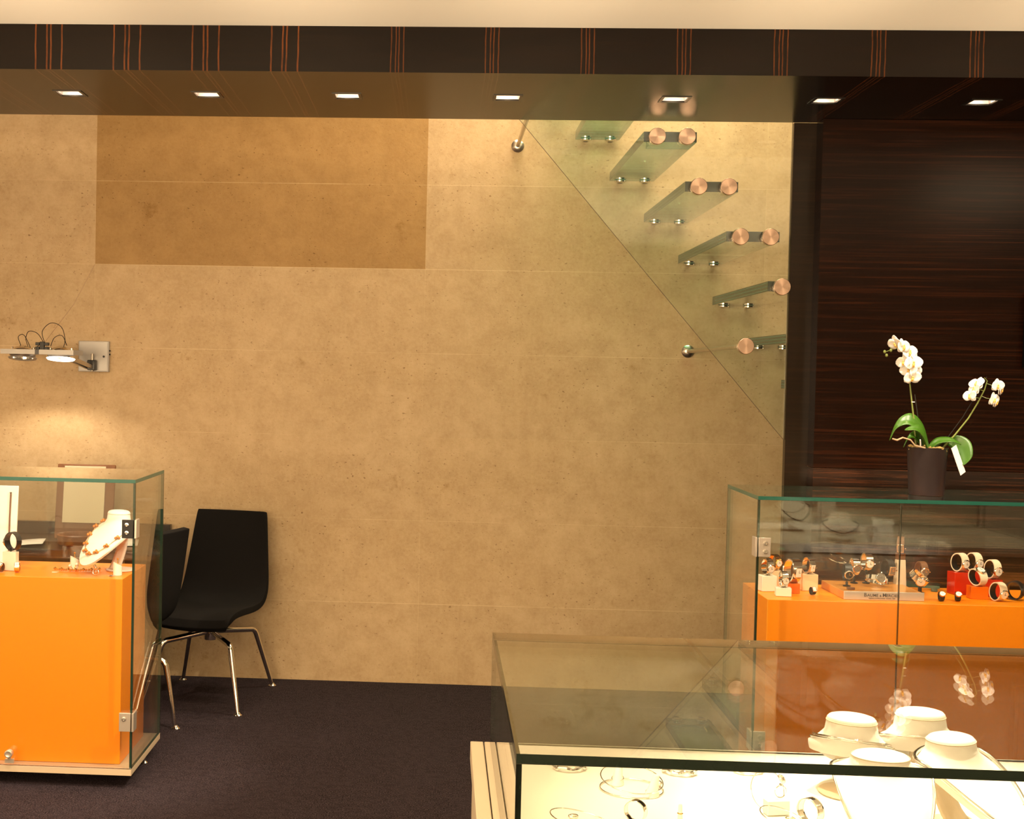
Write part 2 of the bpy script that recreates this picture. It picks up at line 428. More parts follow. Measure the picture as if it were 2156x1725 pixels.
    def build(s, name, mats, parent=None, smooth=True, bevel=0.0, loc=None, angle=35):
        bmesh.ops.recalc_face_normals(s.b, faces=s.b.faces[:])
        me = bpy.data.meshes.new(name); s.b.to_mesh(me); s.b.free()
        for m in (mats if isinstance(mats, (list, tuple)) else [mats]): me.materials.append(M[m])
        if smooth:
            for p in me.polygons: p.use_smooth = True
            me.set_sharp_from_angle(angle=R(angle))
        o = bpy.data.objects.new(name, me); COL.objects.link(o)
        if bevel:
            md = o.modifiers.new('bevel', 'BEVEL'); md.width = bevel; md.segments = 2; md.limit_method = 'ANGLE'; md.angle_limit = R(40)
        if parent is not None: o.parent = parent
        if loc is not None: o.location = loc
        return o

def thing(name, label, cat, loc=(0, 0, 0), rot=(0, 0, 0), group=None):
    o = bpy.data.objects.new(name, None); COL.objects.link(o); o.empty_display_size = 0.05
    o.location = loc; o.rotation_euler = rot
    return tag(o, label, cat, group)
def tag(o, label, cat, group=None):
    o['label'] = label; o['category'] = cat
    if group: o['group'] = group
    return o
def struct(o): o['kind'] = 'structure'; return o
def dup(root, label, loc=None, rot=None, group=None):
    r = root.copy(); COL.objects.link(r); r['label'] = label
    if loc is not None: r.location = loc
    if rot is not None: r.rotation_euler = rot
    if group: r['group'] = group
    for ch in list(root.children):
        c = ch.copy(); COL.objects.link(c); c.parent = r
        for g in list(ch.children):
            d = g.copy(); COL.objects.link(d); d.parent = c
    return r

# ------------------------------------------------------------------ setting
YF, YR, ZS, ZC = -2.1307, -1.235, 2.814, 2.985     # bulkhead front, rear, soffit, ceiling
struct(MB().box(-4.0, 8.0, -9.2, 0.25, -0.1, 0.0).build('floor', 'carpet', smooth=False))
struct(MB().box(-4.0, 8.0, 0.0, 0.2, 0.0, 5.3).build('wall_back', 'stone', smooth=False))
struct(MB().box(-4.15, -4.0, -9.2, 0.2, 0.0, 5.3).build('wall_left', 'plaster', smooth=False))
struct(MB().box(8.0, 8.15, -9.2, 0.2, 0.0, 5.3).build('wall_right', 'plaster', smooth=False))
struct(MB().box(-4.0, 8.0, -9.3, -9.2, 0.0, 3.2).build('wall_front', 'plaster', smooth=False))
struct(MB().box(-4.0, 8.0, -9.2, YF, ZC, ZC+0.25).build('ceiling', 'ceiling', smooth=False))
struct(MB().box(-4.0, 8.0, YR-0.12, YR, ZC+0.02, 5.3).build('wall_stairwell', 'plaster', smooth=False))
struct(MB().box(-4.0, 8.0, YR-0.12, 0.2, 5.3, 5.45).build('ceiling_stairwell', 'ceiling', smooth=False))
# dark veneered bulkhead with square openings for the downlights
LX = [(0.338, -1.690), (0.910, -1.690), (1.488, -1.695), (2.143, -1.700), (2.817, -1.700), (3.420, -1.690), (4.033, -1.672)]
def bulkhead():
    mb = MB()
    h = 0.06
    mb.box(-4.0, 8.0, YF, YF+0.03, ZS, ZC+0.02)
    mb.box(-4.0, 8.0, YR-0.03, YR, ZS, ZC+0.02)
    ys0, ys1 = -1.695-h, -1.695+h
    mb.box(-4.0, 8.0, YF+0.03, ys0, ZS, ZS+0.02)
    mb.box(-4.0, 8.0, ys1, YR-0.03, ZS, ZS+0.02)
    xs = [-4.0]
    for x, y in LX: xs += [x-h, x+h]
    xs.append(8.0)
    for i in range(0, len(xs), 2): mb.box(xs[i], xs[i+1], ys0, ys1, ZS, ZS+0.02)
    return struct(mb.build('trim_1', 'beam', smooth=False))
bulkhead()
# lid above the bulkhead
struct(MB().box(-4.0, 8.0, YF+0.001, YR-0.001, ZC+0.021, ZC+0.1).build('trim_2', 'plaster', smooth=False))
# dark panelled wall on the right
pw = struct(MB().box(3.514, 8.0, -1.33, -1.2, 1.312, ZS-0.001).build('wall_panelled', 'panel', smooth=False))
struct(MB().box(3.514, 8.0, -1.331, -1.2, 0.0, 1.309).build('baseboard_right', 'panel_low', smooth=False))
struct(MB().box(3.416, 3.514, -1.236, -1.2, 0.0, ZS-0.001).build('trim_3', 'stile', smooth=False))
# recessed downlights
def downlight(x, label):
    t = thing('recessed_downlight', label, 'ceiling light', (x, -1.695, ZS), group='square downlights along the dark bulkhead')
    s, f = 0.0593, 0.047
    mb = MB()
    for a in ((-s, s, -s, -f), (-s, s, f, s), (-s, -f, -f, f), (f, s, -f, f)): mb.box(a[0], a[1], a[2], a[3], -0.002, 0.012)
    mb.build('frame', 'dark_metal', t, smooth=False)
    q = 0.034
    MB().loft([[Vector((-f, -f, 0.004)), Vector((f, -f, 0.004)), Vector((f, f, 0.004)), Vector((-f, f, 0.004))],
               [Vector((-q, -q, 0.06)), Vector((q, -q, 0.06)), Vector((q, q, 0.06)), Vector((-q, q, 0.06))]], True, False, False).build('reflector', 'reflector', t, smooth=False)
    MB().box(-q, q, -q, q, 0.058, 0.062).build('lamp_lens', 'led', t, smooth=False)
    spot('downlight_lamp', (x, -1.695, ZS+0.045), (x, -1.69, 0), 26, 95, 0.6, 0.03)
names = ['leftmost square downlight in the dark bulkhead, above the wall lamp', 'square downlight second from the left in the dark bulkhead',
         'square downlight third from the left, above the middle of the browner stone slabs', 'square downlight in the middle of the row, left of the glass stair',
         'square downlight right above the glass stair treads', 'square downlight at the left end of the dark panelled wall', 'rightmost square downlight, above the orchid']
for (x, y), l in zip(LX, names): downlight(x, l)

# wall screen at the right edge
t = thing('wall_screen', 'black screen fixed to the dark panelled wall at the right edge', 'screen', (4.68, -1.33, 1.92))
MB().box(-0.30, 0.30, -0.05, -0.004, -0.16, 0.16).build('housing', 'screen', t, bevel=0.004)
MB().box(-0.285, 0.285, -0.053, -0.0495, -0.145, 0.145).build('display', 'screen', t, smooth=False)
MB().box(-0.1, 0.1, -0.005, 0.001, -0.08, 0.08).build('bracket', 'dark_metal', t, smooth=False)

# ------------------------------------------------------------------ glass stair
YG0, YG1 = -1.2285, -1.2135
slope = (2.821-1.416)/(2.215-3.418)
def treads():
    names = {-2: 'glass stair tread hidden highest up behind the bulkhead', -1: 'glass stair tread second from the top, above the bulkhead edge',
             0: 'glass stair tread cut off by the bulkhead, only its wall end showing', 1: 'upper glass stair tread fully in view just below the bulkhead',
             2: 'glass stair tread second down of those fully in view', 3: 'glass stair tread third down, its right disc close to the dark wall',
             4: 'glass stair tread whose right half runs behind the dark wall', 5: 'glass stair tread seen as a thin wedge behind the lower disc of the balustrade',
             6: 'lowest glass stair tread, a small stub beside the dark wall'}
    for k in range(-1, 7):
        x0 = 2.77+0.1865*(k-1); z0 = 2.729-0.2172*(k-1)
        t = thing('stair_tread', names[k], 'stair tread', (x0, 0, z0), group='glass treads of the stair')
        L = 1.2; wd = 0.232; th = 0.045
        mb = MB(); mb.box(0, wd, -L, -0.012, 0, th)
        for f in mb.b.faces:
            f.normal_update()
            f.material_index = 0 if abs(f.normal.z) > 0.9 else (2 if f.normal.y < -0.9 else 1)
        mb.build('glass_slab', ['glass_tread', 'tread_edge', 'tread_front'], t, smooth=False)
        for dx in (0.052, 0.182):
            p = MB().lathe([(0.026, -0.001), (0.031, -0.003), (0.031, -0.010), (0.020, -0.014)], (dx, -0.045, 0), 24).box(dx-0.012, dx+0.012, -0.045, 0.0, -0.014, -0.006)
            p.build('wall_bracket', 'chrome', t)
            if k < 4 or (k == 4 and dx < 0.1):
                MB().lathe([(0.016, -0.002), (0.016, -0.028)], (0, 0, 0), 20, 'Y').lathe([(0.037, -0.0285), (0.037, -0.050)], (0, 0, 0), 32, 'Y').build('clamp_disc', 'turned', t, bevel=0.002, loc=(dx, -L, 0.018))
treads()
def balustrade():
    t = thing('glass_balustrade', 'greenish glass balustrade panel hanging along the stair, slanted lower edge', 'balustrade', (2.8, -1.22, 2.2))
    off = Vector((2.8, -1.22, 2.2))
    xa, xb = 1.75, 3.412
    zl = lambda x: 2.821+slope*(x-2.215)
    xr = 3.412
    pts = [(xa-off.x, zl(xa)-off.z), (xr-off.x, zl(xr)-off.z), (xr-off.x, 3.3-off.z), (xa-off.x, 3.75-off.z)]
    MB().prism(pts, 'Y', YG0+1.22, YG1+1.22, 0, 1).build('glass_panel', ['glass_stair', 'edge_bal'], t, smooth=False)
    for i, (x, z) in enumerate(((2.279, 2.91), (3.209, 1.83))):
        t = thing('balustrade_spacer', ('steel spacer rod and rosette at the top left of the slanted glass edge', 'steel spacer rod with disc, crossing the lower part of the slanted glass edge')[i], 'spacer', (x, 0, z), group='steel spacers of the glass balustrade')
        MB().tube([(0, -0.015, 0), (0, -1.2120, 0)], 0.0105, 14).build('rod', 'steel', t)
        MB().lathe([(0.034, -0.0005), (0.034, -0.008), (0.026, -0.016), (0.012, -0.022)], (0, 0, 0), 28, 'Y').build('wall_rosette', 'steel', t)
        MB().lathe([(0.036, -1.2295), (0.036, -1.252)], (0, 0, 0), 32, 'Y').build('clamp_disc', 'turned', t, bevel=0.002, loc=(0.022*i, 0, 0.003))
balustrade()

# ------------------------------------------------------------------ wall lamp
def wall_lamp():
    t = thing('wall_lamp', 'grey wall lamp with two square halogen heads on an arm', 'lamp', (0.006, 0, 1.74))
    o = Vector((0.006, 0, 1.74))
    def P(x, y, z): return (x-o.x, y, z-o.z)
    MB().box(-0.083, 0.083, -0.03, -0.001, -0.083, 0.083).build('wall_plate', 'grey_metal', t, bevel=0.002)
    MB().box(-0.078, 0.078, -0.0335, -0.0295, -0.078, 0.078).build('cover', 'grey_metal', t, bevel=0.001)
    for z in (-0.008, 0.012):
        MB().lathe([(0.004, 0.083), (0.004, 0.089)], (0, -0.015, z+0.02), 10, 'X').build('screw', 'dark_metal', t)
    MB().lathe([(0.006, -0.0375), (0.006, -0.033)], (0.058, 0, 0.0), 12, 'Y').build('key_hole', 'dark_metal', t)
    # bracket and two bars of the arm
    MB().box(-0.022, 0.022, -0.075, -0.032, -0.075, -0.02).build('pivot_block', 'dark_metal', t, bevel=0.003)
    MB().tube([(0.0, -0.055, -0.08), (0.0, -0.055, 0.015)], 0.007, 10).build('pivot_pin', 'steel', t)
    for i, dx in enumerate((-0.028, 0.006)):
        a = Vector((dx, -0.06, -0.06)); b = Vector((dx-0.075, -0.37, 0.006))
        d = (b-a).normalized(); u = Vector((1, 0, 0)); v = d.cross(u).normalized()
        rg = lambda p: [p+u*0.006+v*0.009, p-u*0.006+v*0.009, p-u*0.006-v*0.009, p+u*0.006-v*0.009]
        MB().loft([rg(a), rg(b)]).build('arm_bar', 'steel', t, smooth=False)
    MB().tube([P(-0.30, -0.40, 1.752), P(0.01, -0.37, 1.752)], 0.009, 10).build('cross_bar', 'dark_metal', t)
    for hx in (-0.064, -0.264):
        hz = 1.755
        h = MB(); s = 0.089; y0, y1 = -0.49, -0.312
        # square head with a round hole: ring of quads
        n = 32; cen = (hx-o.x, (y0+y1)/2)
        sq = []; ci = []
        for i in range(n):
            a = 2*PI*i/n; c_, s_ = math.cos(a), math.sin(a); k = 1/max(abs(c_), abs(s_))
            sq.append((cen[0]+s*k*c_, cen[1]+s*k*s_)); ci.append((cen[0]+0.068*c_, cen[1]+0.068*s_))
        zb, zt = hz-0.013-o.z, hz+0.011-o.z
        h.loft([[Vector((*p, zb)) for p in ci], [Vector((*p, zb)) for p in sq], [Vector((*p, zt)) for p in sq], [Vector((*p, zt)) for p in ci], [Vector((*p, zb)) for p in ci]], True, False, False)
        hd = h.build('lamp_head', 'grey_metal', t, angle=30)
        MB().lathe([(0.0685, -0.032), (0.0672, -0.014), (0.060, 0.006), (0.035, 0.024), (0.014, 0.032)], (0, 0, 0), 32, cap0=False).build('reflector_bowl', 'chrome', hd, loc=(cen[0], cen[1], hz-o.z)).rotation_euler = (R(-9), 0, 0)
        MB().lathe([(0.073, -0.033), (0.069, -0.0385), (0.054, -0.035), (0.058, -0.0315)], (0, 0, 0), 32, cap0=False, cap1=False).build('glowing_rim', 'bulb' if hx > -0.1 else 'grey_metal', hd, loc=(cen[0], cen[1], hz-o.z)).rotation_euler = (R(-9), 0, 0)
        MB().ball((cen[0], cen[1], hz-0.006-o.z), 0.013).build('bulb', 'bulb', hd)
        for sx in (-0.055, 0.055):
            MB().lathe([(0.005, 0.011), (0.005, 0.022), (0.002, 0.025)], (cen[0]+sx, cen[1], hz-o.z), 10).build('clip', 'chrome', hd)
        spot('lamp_beam', (hx, (y0+y1)/2, hz-0.035), (hx, (y0+y1)/2+0.02, 0), 9, 118, 0.3, 0.03, HAL)
    # terminal block with looping wires
    tb = MB().box(-0.012, 0.012, -0.01, 0.01, -0.004, 0.046)
    for z in (0.004, 0.026):
        for sx in (-0.034, 0.012): tb.box(sx, sx+0.022, -0.012, 0.012, z, z+0.016)
    tb.build('terminal_block', 'dark_metal', t, bevel=0.002, loc=P(-0.163, -0.40, 1.762))
    loops = [[(-0.155, 1.80), (-0.19, 1.85), (-0.235, 1.86), (-0.25, 1.82), (-0.235, 1.775)],
             [(-0.15, 1.80), (-0.165, 1.86), (-0.12, 1.905), (-0.065, 1.885), (-0.045, 1.82), (-0.055, 1.775)],
             [(-0.275, 1.785), (-0.29, 1.83), (-0.26, 1.84), (-0.225, 1.775)],
             [(-0.12, 1.785), (-0.10, 1.83), (-0.06, 1.84), (-0.035, 1.79)],
             [(-0.18, 1.79), (-0.2, 1.775), (-0.225, 1.768)]]
    for lp in loops:
        pts = []
        q = [lp[0]]+lp+[lp[-1]]
        for i in range(1, len(q)-2):
            for j in range(6):
                u = j/6; a, b, c, d = q[i-1], q[i], q[i+1], q[i+2]
                cr = lambda k: 0.5*(2*b[k]+(c[k]-a[k])*u+(2*a[k]-5*b[k]+4*c[k]-d[k])*u*u+(-a[k]+3*b[k]-3*c[k]+d[k])*u**3)
                pts.append(P(cr(0), -0.40, cr(1)))
        pts.append(P(lp[-1][0], -0.40, lp[-1][1]))
        MB().tube(pts, 0.0018, 6).build('wire', 'dark_metal', t)
    MB().tube([P(0.0, -0.002, 2.2435), P(-0.06, -0.2, 2.01), P(-0.155, -0.40, 1.80)], 0.0013, 6).build('feed_cable', 'cable', t)
wall_lamp()

# ------------------------------------------------------------------ desk and chairs behind the left case
def desk():
    t = thing('desk', 'dark wooden desk standing against the stone wall behind the left case', 'desk', (-0.35, -0.47, 0))
    MB().box(-0.75, 0.79, -0.20, 0.44, 0.735, 0.77).build('desk_top', 'desk', t, bevel=0.002)
    MB().box(-0.75, 0.80, 0.40, 0.445, 0.771, 0.836).build('upstand', 'desk', t, bevel=0.002)
    for x in (-0.70, 0.72):
        for y in (-0.16, 0.38):
            MB().box(x-0.025, x+0.025, y-0.025, y+0.025, 0, 0.7345).build('leg', 'desk', t, smooth=False)
desk()
def desk_items():
    t = thing('presentation_board', 'brown leather board with cream panel leaning upright on the desk', 'display board', (0.03, -0.28, 0.7745), (R(-8), 0, 0))
    MB().box(-0.155, 0.155, 0.0, 0.018, 0.0, 0.395).build('leather_back', 'leather', t, bevel=0.004)
    MB().box(-0.115, 0.105, -0.006, -0.0005, 0.085, 0.385).build('cream_panel', 'cream', t, bevel=0.001)
    MB().tube([(0, 0.02, 0.3), (0, 0.125, 0.030)], 0.006, 8).build('prop', 'leather', t)
    t = thing('leather_tray', 'brown leather tray with rounded corners in front of the leather board', 'tray', (0.06, -0.45, 0.771))
    MB().lathe([(0.10, 0.0), (0.112, 0.006), (0.115, 0.05), (0.108, 0.055), (0.104, 0.05), (0.10, 0.012)], (0, 0, 0), 32).build('bowl', 'leather', t)
    MB().lathe([(0.098, 0.0125), (0.098, 0.0135)], (0, 0, 0), 32).build('lining', 'strap_brown', t)
    for i, (x, y, a, l) in enumerate(((-0.26, -0.52, 12, 'open white brochure lying on the desk left of the leather tray'),
                                      (0.34, -0.42, -25, 'white paper sheet lying on the desk right of the leather tray'))):
        p = MB(); rows = []
        for j in range(9):
            u = (j/8-0.5)*0.30; rows.append([Vector((u, v, 0.003+0.012*abs(math.sin(u*10)))) for v in (-0.105, -0.03, 0.03, 0.105)])
        p.grid(rows); o = p.build('paper_sheet', 'paper'); o.location = (x, y, 0.7715); o.rotation_euler = (0, 0, R(a))
        m = o.modifiers.new('thick', 'SOLIDIFY'); m.thickness = 0.0012; m.offset = 1
        tag(o, l, 'paper', 'papers on the desk')
desk_items()

def chair(label, x, y, face, base_face, rr=0.40):
    t = thing('visitor_chair', label, 'chair', (x, y, 0), (0, 0, R(face)))
    # shell profile (forward, up, half width): +X is forward
    prof = [(0.235, 0.395, 0.165), (0.255, 0.412, 0.185), (0.250, 0.437, 0.195), (0.215, 0.452, 0.203), (0.10, 0.452, 0.213), (-0.03, 0.443, 0.224), (-0.14, 0.452, 0.233),
            (-0.205, 0.490, 0.237), (-0.235, 0.555, 0.233), (-0.258, 0.65, 0.222), (-0.282, 0.76, 0.210), (-0.302, 0.86, 0.199), (-0.314, 0.915, 0.193), (-0.318, 0.932, 0.188)]
    rows = []
    n = 12
    for i, (f, z, w_) in enumerate(prof):
        row = []
        for j in range(n+1):
            u = 2*j/n-1
            dish = 0.018*(u*u)*(1 if 2 < i < 8 else 0.6)
            fz = z + (dish if i < 8 else 0); ff = f + (dish if i >= 7 else 0)
            row.append(Vector((ff, u*w_, fz)))
        rows.append(row)
    sh = MB().grid(rows).build('seat_shell', 'black_fabric', t, angle=80)
    m = sh.modifiers.new('thick', 'SOLIDIFY'); m.thickness = 0.034; m.offset = 0
    m = sh.modifiers.new('round', 'BEVEL'); m.width = 0.011; m.segments = 2; m.limit_method = 'ANGLE'; m.angle_limit = R(50)
    m = sh.modifiers.new('sub', 'SUBSURF'); m.levels = 1; m.render_levels = 2
    MB().lathe([(0.032, 0.30), (0.034, 0.31), (0.034, 0.36), (0.075, 0.405), (0.09, 0.428)], (0, 0, 0), 20).build('hub', 'chrome', t)
    for k in range(4):
        a = R(base_face-face+45+90*k) if isinstance(base_face, (int, float)) else R(base_face[k]-face)
        d = lambda r, z: Vector((r*math.cos(a), r*math.sin(a), z))
        leg = MB().tube([d(0.025, 0.342), d(0.26, 0.322), d(0.278, 0.312), d(0.288, 0.295), d(rr-0.005, 0.014)], [0.015, 0.0145, 0.0145, 0.014, 0.0095], 12)
        lo = leg.build('leg', 'chrome', t, angle=60)
        MB().lathe([(0.021, 0.0), (0.021, 0.005), (0.012, 0.012), (0.009, 0.018)], tuple(d(rr, 0.0)), 16).build('glide', 'chrome', lo)
    return t
chair('black upholstered chair with chrome legs facing out from the stone wall', 0.745, -0.445, -100, (-60, 44, 121, -138))
chair('black upholstered chair half hidden behind the left glass case', 0.357, -1.02, 160, (-7, 83, 173, 263), 0.34)

# ------------------------------------------------------------------ glass cases with orange plinths
def glass_case(label, xa, xb, yf, right_open, split=None, hinge_x=None, lock_x=None):
    dep = 0.542; yb = yf+dep; zt, zb = 1.239, 0.079; g = 0.011; gt = 0.014
    cx, cy = (xa+xb)/2, (yf+yb)/2
    t = thing('display_case', label, 'display case', (cx, cy, 0))
    a, b, f, k = xa-cx, xb-cx, yf-cy, yb-cy
    MB().box(a, b, f, k, zb-0.026, zb).build('base_board', 'tan_board', t, bevel=0.001)
    for x, y in ((a+0.03, k-0.20), (b-0.025, k-0.20), (a+0.30, f+0.16), (b-0.30, f+0.16)):
        if True:
            MB().lathe([(0.016, 0.0), (0.016, 0.006), (0.008, 0.014), (0.008, zb-0.027)], (x, y, 0), 16).build('foot', 'chrome', t)
    i = 0.061
    MB().box(a+i, b-i, f+i, k-i, zb+0.001, 0.831).build('plinth', 'orange', t, bevel=0.0015)
    z0 = zb+0.001
    MB().pane(a, b, f, k, zt-gt, zt).build('top_pane', ['glass', 'edge'], t, smooth=False)
    if split is None: fr = [(a, b)]
    else: fr = [(a, split-cx-0.0012), (split-cx+0.0012, b)]
    for (p, q) in fr: MB().pane(p, q, f, f+g, z0, zt-gt-0.0008).build('front_pane', ['glass', 'edge_dark'], t, smooth=False)
    MB().pane(a, b, k-g, k, z0, zt-gt-0.0008).build('back_pane', ['glass', 'edge_dark'], t, smooth=False)
    for (p, q) in ((a, a+g), (b-g, b)): MB().pane(p, q, f+g+0.0008, k-g-0.0008, z0, zt-gt-0.0008).build('side_pane', ['glass', 'edge_side'], t, smooth=False)
    if hinge_x is not None:
        left = hinge_x < cx       # hinge on the left or the right corner
        sg = 1 if left else -1
        xe = (a if left else b)
        for zc, mm in ((1.043, 'dark_metal' if not left else 'satin'), (0.27 if not left else 0.293, 'satin')):
            x0, x1 = sorted((xe+sg*0.004, xe+sg*0.050))
            hb = MB().box(x0, x1, f-0.009, f-0.0005, zc-0.037, zc+0.037)
            h = hb.build('hinge', mm, t, bevel=0.0012)
            x0, x1 = sorted((xe-sg*0.009, xe-sg*0.0005))
            MB().box(x0, x1, f-0.009, f+0.045, zc-0.037, zc+0.037).build('hinge_wing', 'satin', t, bevel=0.001)
            for dz in ((-0.016, 0.016) if (mm == 'dark_metal' or left) else (0.014,)):
                MB().lathe([(0.0085, -0.0098), (0.0085, -0.013), (0.005, -0.0135), (0.005, -0.0118)], (xe+sg*0.030, f, zc+dz), 16, 'Y').build('screw', 'chrome' if mm == 'dark_metal' else 'steel', h)
    if lock_x is not None:
        x = lock_x-cx
        lk = MB().box(x-0.018, x+0.018, f-0.010, f-0.0005, zb+0.012, zb+0.028).lathe([(0.014, -0.0005), (0.016, -0.006), (0.016, -0.024), (0.012, -0.026), (0.006, -0.024)], (x, f, zb+0.052), 18, 'Y')
        lk.box(x-0.006, x+0.006, f-0.012, f-0.001, zb+0.026, zb+0.04)
        lk.build('lock', 'satin', t)
    return t
glass_case('left glass display case on chrome feet, orange plinth with amber necklace bust', -0.95, 0.6952, -1.9527, True, hinge_x=0.69, lock_x=0.204)
glass_case('right glass display case with orange plinth and rows of watches', 3.1243, 5.1, -1.9959, False, split=3.666, hinge_x=3.13)

# ------------------------------------------------------------------ front white counter
FX0, FX1, FY0, FY1, FZT, FZB = 2.0312, 5.2, -5.0041, -4.0116, 1.0766, 0.814
def counter():
    cx, cy = (FX0+FX1)/2, (FY0+FY1)/2
    t = thing('jewellery_counter', 'low white counter with glass top, necklace busts inside, in the right foreground', 'display counter', (cx, cy, 0))
    a, b, f, k = FX0-cx, FX1-cx, FY0-cy, FY1-cy
    zb = FZB
    MB().box(a-0.040, b+0.04, f-0.03, k+0.005, 0.0, zb-0.045).build('pedestal', 'ledge', t, bevel=0.002)
    MB().box(a-0.046, a-0.0155, f-0.035, k+0.010, zb-0.044, zb).build('ledge', 'ledge', t, bevel=0.002)
    MB().box(a-0.0155, a-0.0130, f-0.035, k+0.008, zb-0.044, zb-0.012).build('joint', 'shadow_gap', t, smooth=False)
    MB().box(a-0.0130, a+0.0150, f-0.035, k+0.010, zb-0.044, zb).build('ledge', 'ledge', t, bevel=0.002)
    MB().box(a+0.0155, b+0.046, f-0.035, k+0.010, zb-0.044, zb).build('display_bed', 'bed', t, bevel=0.0015)
    g = 0.016
    mb = MB().pane(a, b, f, k, FZT-g, FZT)
    for q in mb.b.faces:
        if q.normal.y > 0.9: q.material_index = 2
    mb.build('top_pane', ['glass_counter', 'edge_dark', 'edge_back'], t, smooth=False)
    h = 0.010
    MB().pane(a, b, f, f+h, zb+0.0008, FZT-g-0.0008).build('front_pane', ['glass_counter', 'edge_dark'], t, smooth=False)
    MB().pane(a, b, k-h, k, zb+0.0008, FZT-g-0.0008).build('back_pane', ['glass_counter', 'edge_dark'], t, smooth=False)
    for (p, q) in ((a, a+h), (b-h, b)): MB().pane(p, q, f+h+0.0008, k-h-0.0008, zb+0.0008, FZT-g-0.0008).build('side_pane', ['glass_counter', 'edge_dark'], t, smooth=False)
counter()

# ------------------------------------------------------------------ necklace busts
def bust_rings(h, drop, wd, reach, nk=1.0):
    #      xf     xb     w      z0      drop
    return [(0.037, 0.037, 0.046, h+0.0, 0.0), (0.041, 0.041, 0.050, h-0.004, 0.0), (0.042, 0.042, 0.051, h-0.010*nk, 0.0),
            (0.045, 0.042, 0.055, h-0.032*nk, 0.004), (0.058, 0.044, 0.068, h-0.046*nk, 0.014), (reach*0.62, 0.044, wd*0.93, h-0.056*nk, drop*0.52),
            (reach*0.92, 0.044, wd, h-0.060*nk, drop*0.9), (reach, 0.043, wd*1.0, h-0.060*nk-0.008, drop), (reach*0.96, 0.041, wd*0.97, h-0.060*nk-0.018, drop*0.97), (0.05, 0.03, 0.05, h-0.060*nk-0.010, 0.02)]
def bpt(r, a, lift=0.0):
    c_, s_ = math.cos(a), math.sin(a)
    xf, xb, w_, z0, d = r
    x = (xf+lift)*c_ if c_ > 0 else (xb+lift)*c_
    return Vector((x, (w_+lift)*s_, z0-d*max(0, c_)**1.3+lift*0.6))
def bust(label, loc, face, h, drop, wd=0.085, reach=0.14, group=None, mat='bust', stand='stand', nk=1.0):
    t = thing('necklace_bust', label, 'jewellery bust', loc, (0, 0, R(face)), group)
    rg = bust_rings(h, drop, wd, reach, nk); n = 40
    MB().loft([[bpt(r, 2*PI*i/n) for i in range(n)] for r in rg]).build('bust_form', mat, t, angle=50)
    MB().tube([bpt(rg[2], 2*PI*i/n, 0.0004) for i in range(n)], 0.0013, 6, True).build('rim_piping', stand, t, angle=80)
    MB().loft([[bpt(tuple(c*q if k < 3 else c for k, c in enumerate(rg[0])), 2*PI*i/n)+Vector((0, 0, dz)) for i in range(n)] for q, dz in ((1.0, 0.0002), (0.8, 0.003), (0.45, 0.005))]).build('neck_cap', mat, t)
    n2 = [Vector((-0.012, 0, h-0.07)), Vector((-0.030, 0, h*0.60)), Vector((-0.018, 0, h*0.36)), Vector((0.006, 0, h*0.14)), Vector((0.024, 0, 0.006))]
    rows = []
    for i in range(13):
        q = i/12*4; k = min(3, int(q)); u = q-k
        p = n2[k].lerp(n2[k+1], u); w_ = 0.024+0.006*(i/12)
        rows.append([p+Vector((0, v, 0)) for v in (-w_, -w_/2, 0, w_/2, w_)])
    sf = MB().grid(rows).build('stand_stem', stand, t)
    m = sf.modifiers.new('thick', 'SOLIDIFY'); m.thickness = 0.007; m.offset = 0
    MB().lathe([(0.060, 0.0), (0.062, 0.003), (0.058, 0.006)], (-0.015, 0, 0), 28).build('stand_base', stand, t)
    return t, rg
def rrow(rg, s):
    k = min(len(rg)-2, int(s)); u = s-k
    return tuple(a*(1-u)+b*u for a, b in zip(rg[k], rg[k+1]))
def neck_curve(rg, sb, sf, lift, n=48):
    # closed loop lying on the bust: row sb at the back, row sf at the front
    pts = []
    for i in range(n):
        a = 2*PI*i/n; u = (0.5+0.5*math.cos(a))**1.0
        pts.append(bpt(rrow(rg, sb+(sf-sb)*u), a, lift))
    return pts
bg = 'necklace busts inside the front counter'
zb = FZB+0.001
def wire_necklace(label, b, rg, sb, sf, rad, mat, pendant=None, cat='necklace', group='necklaces in the front counter'):
    o = MB().tube(neck_curve(rg, sb, sf, rad+0.001), rad, 8, True).build('necklace', mat, None, angle=80)
    tag(o, label, cat, group); o.location = b.location; o.rotation_euler = b.rotation_euler
    if pendant:
        p = bpt(rrow(rg, sf), 0, 0.005)
        MB().ball(tuple(p), pendant, 2).build('pendant', mat, o)
    return o
# front counter busts: two turned away, two towards the camera side
bA, rA = bust('left rear necklace bust in the counter, turned away, its stand showing', (2.783, -4.29, zb), 62, 0.160, 0.070, 0.088, 0.130, bg)
bB, rB = bust('tall rear necklace bust in the counter, turned away, right of the left rear bust', (2.944, -4.24, zb), 86, 0.164, 0.070, 0.096, 0.130, bg)
bC, rC = bust('right necklace bust in the counter with thick silver collar, turned to the lower right', (2.921, -4.47, zb), -58, 0.172, 0.098, 0.088, 0.165, bg, nk=0.7)
bD, rD = bust('front necklace bust in the counter facing the viewer, broad blank chest', (2.723, -4.655, zb), -97, 0.184, 0.120, 0.086, 0.165, bg, nk=0.45)
wire_necklace('dark layered chain around the left rear bust', bA, rA, 3.6, 5.2, 0.0028, 'silver', 0.008)
wire_necklace('second chain, hanging lower on the left rear bust', bA, rA, 3.8, 6.0, 0.0022, 'silver')
wire_necklace('thin gold chain around the tall rear bust', bB, rB, 4.1, 5.4, 0.0016, 'gold', 0.006)
wire_necklace('silver chain hanging lower on the tall rear bust', bB, rB, 4.0, 6.0, 0.0026, 'silver')
wire_necklace('thick polished silver collar on the right bust', bC, rC, 4.4, 6.7, 0.0042, 'silver')
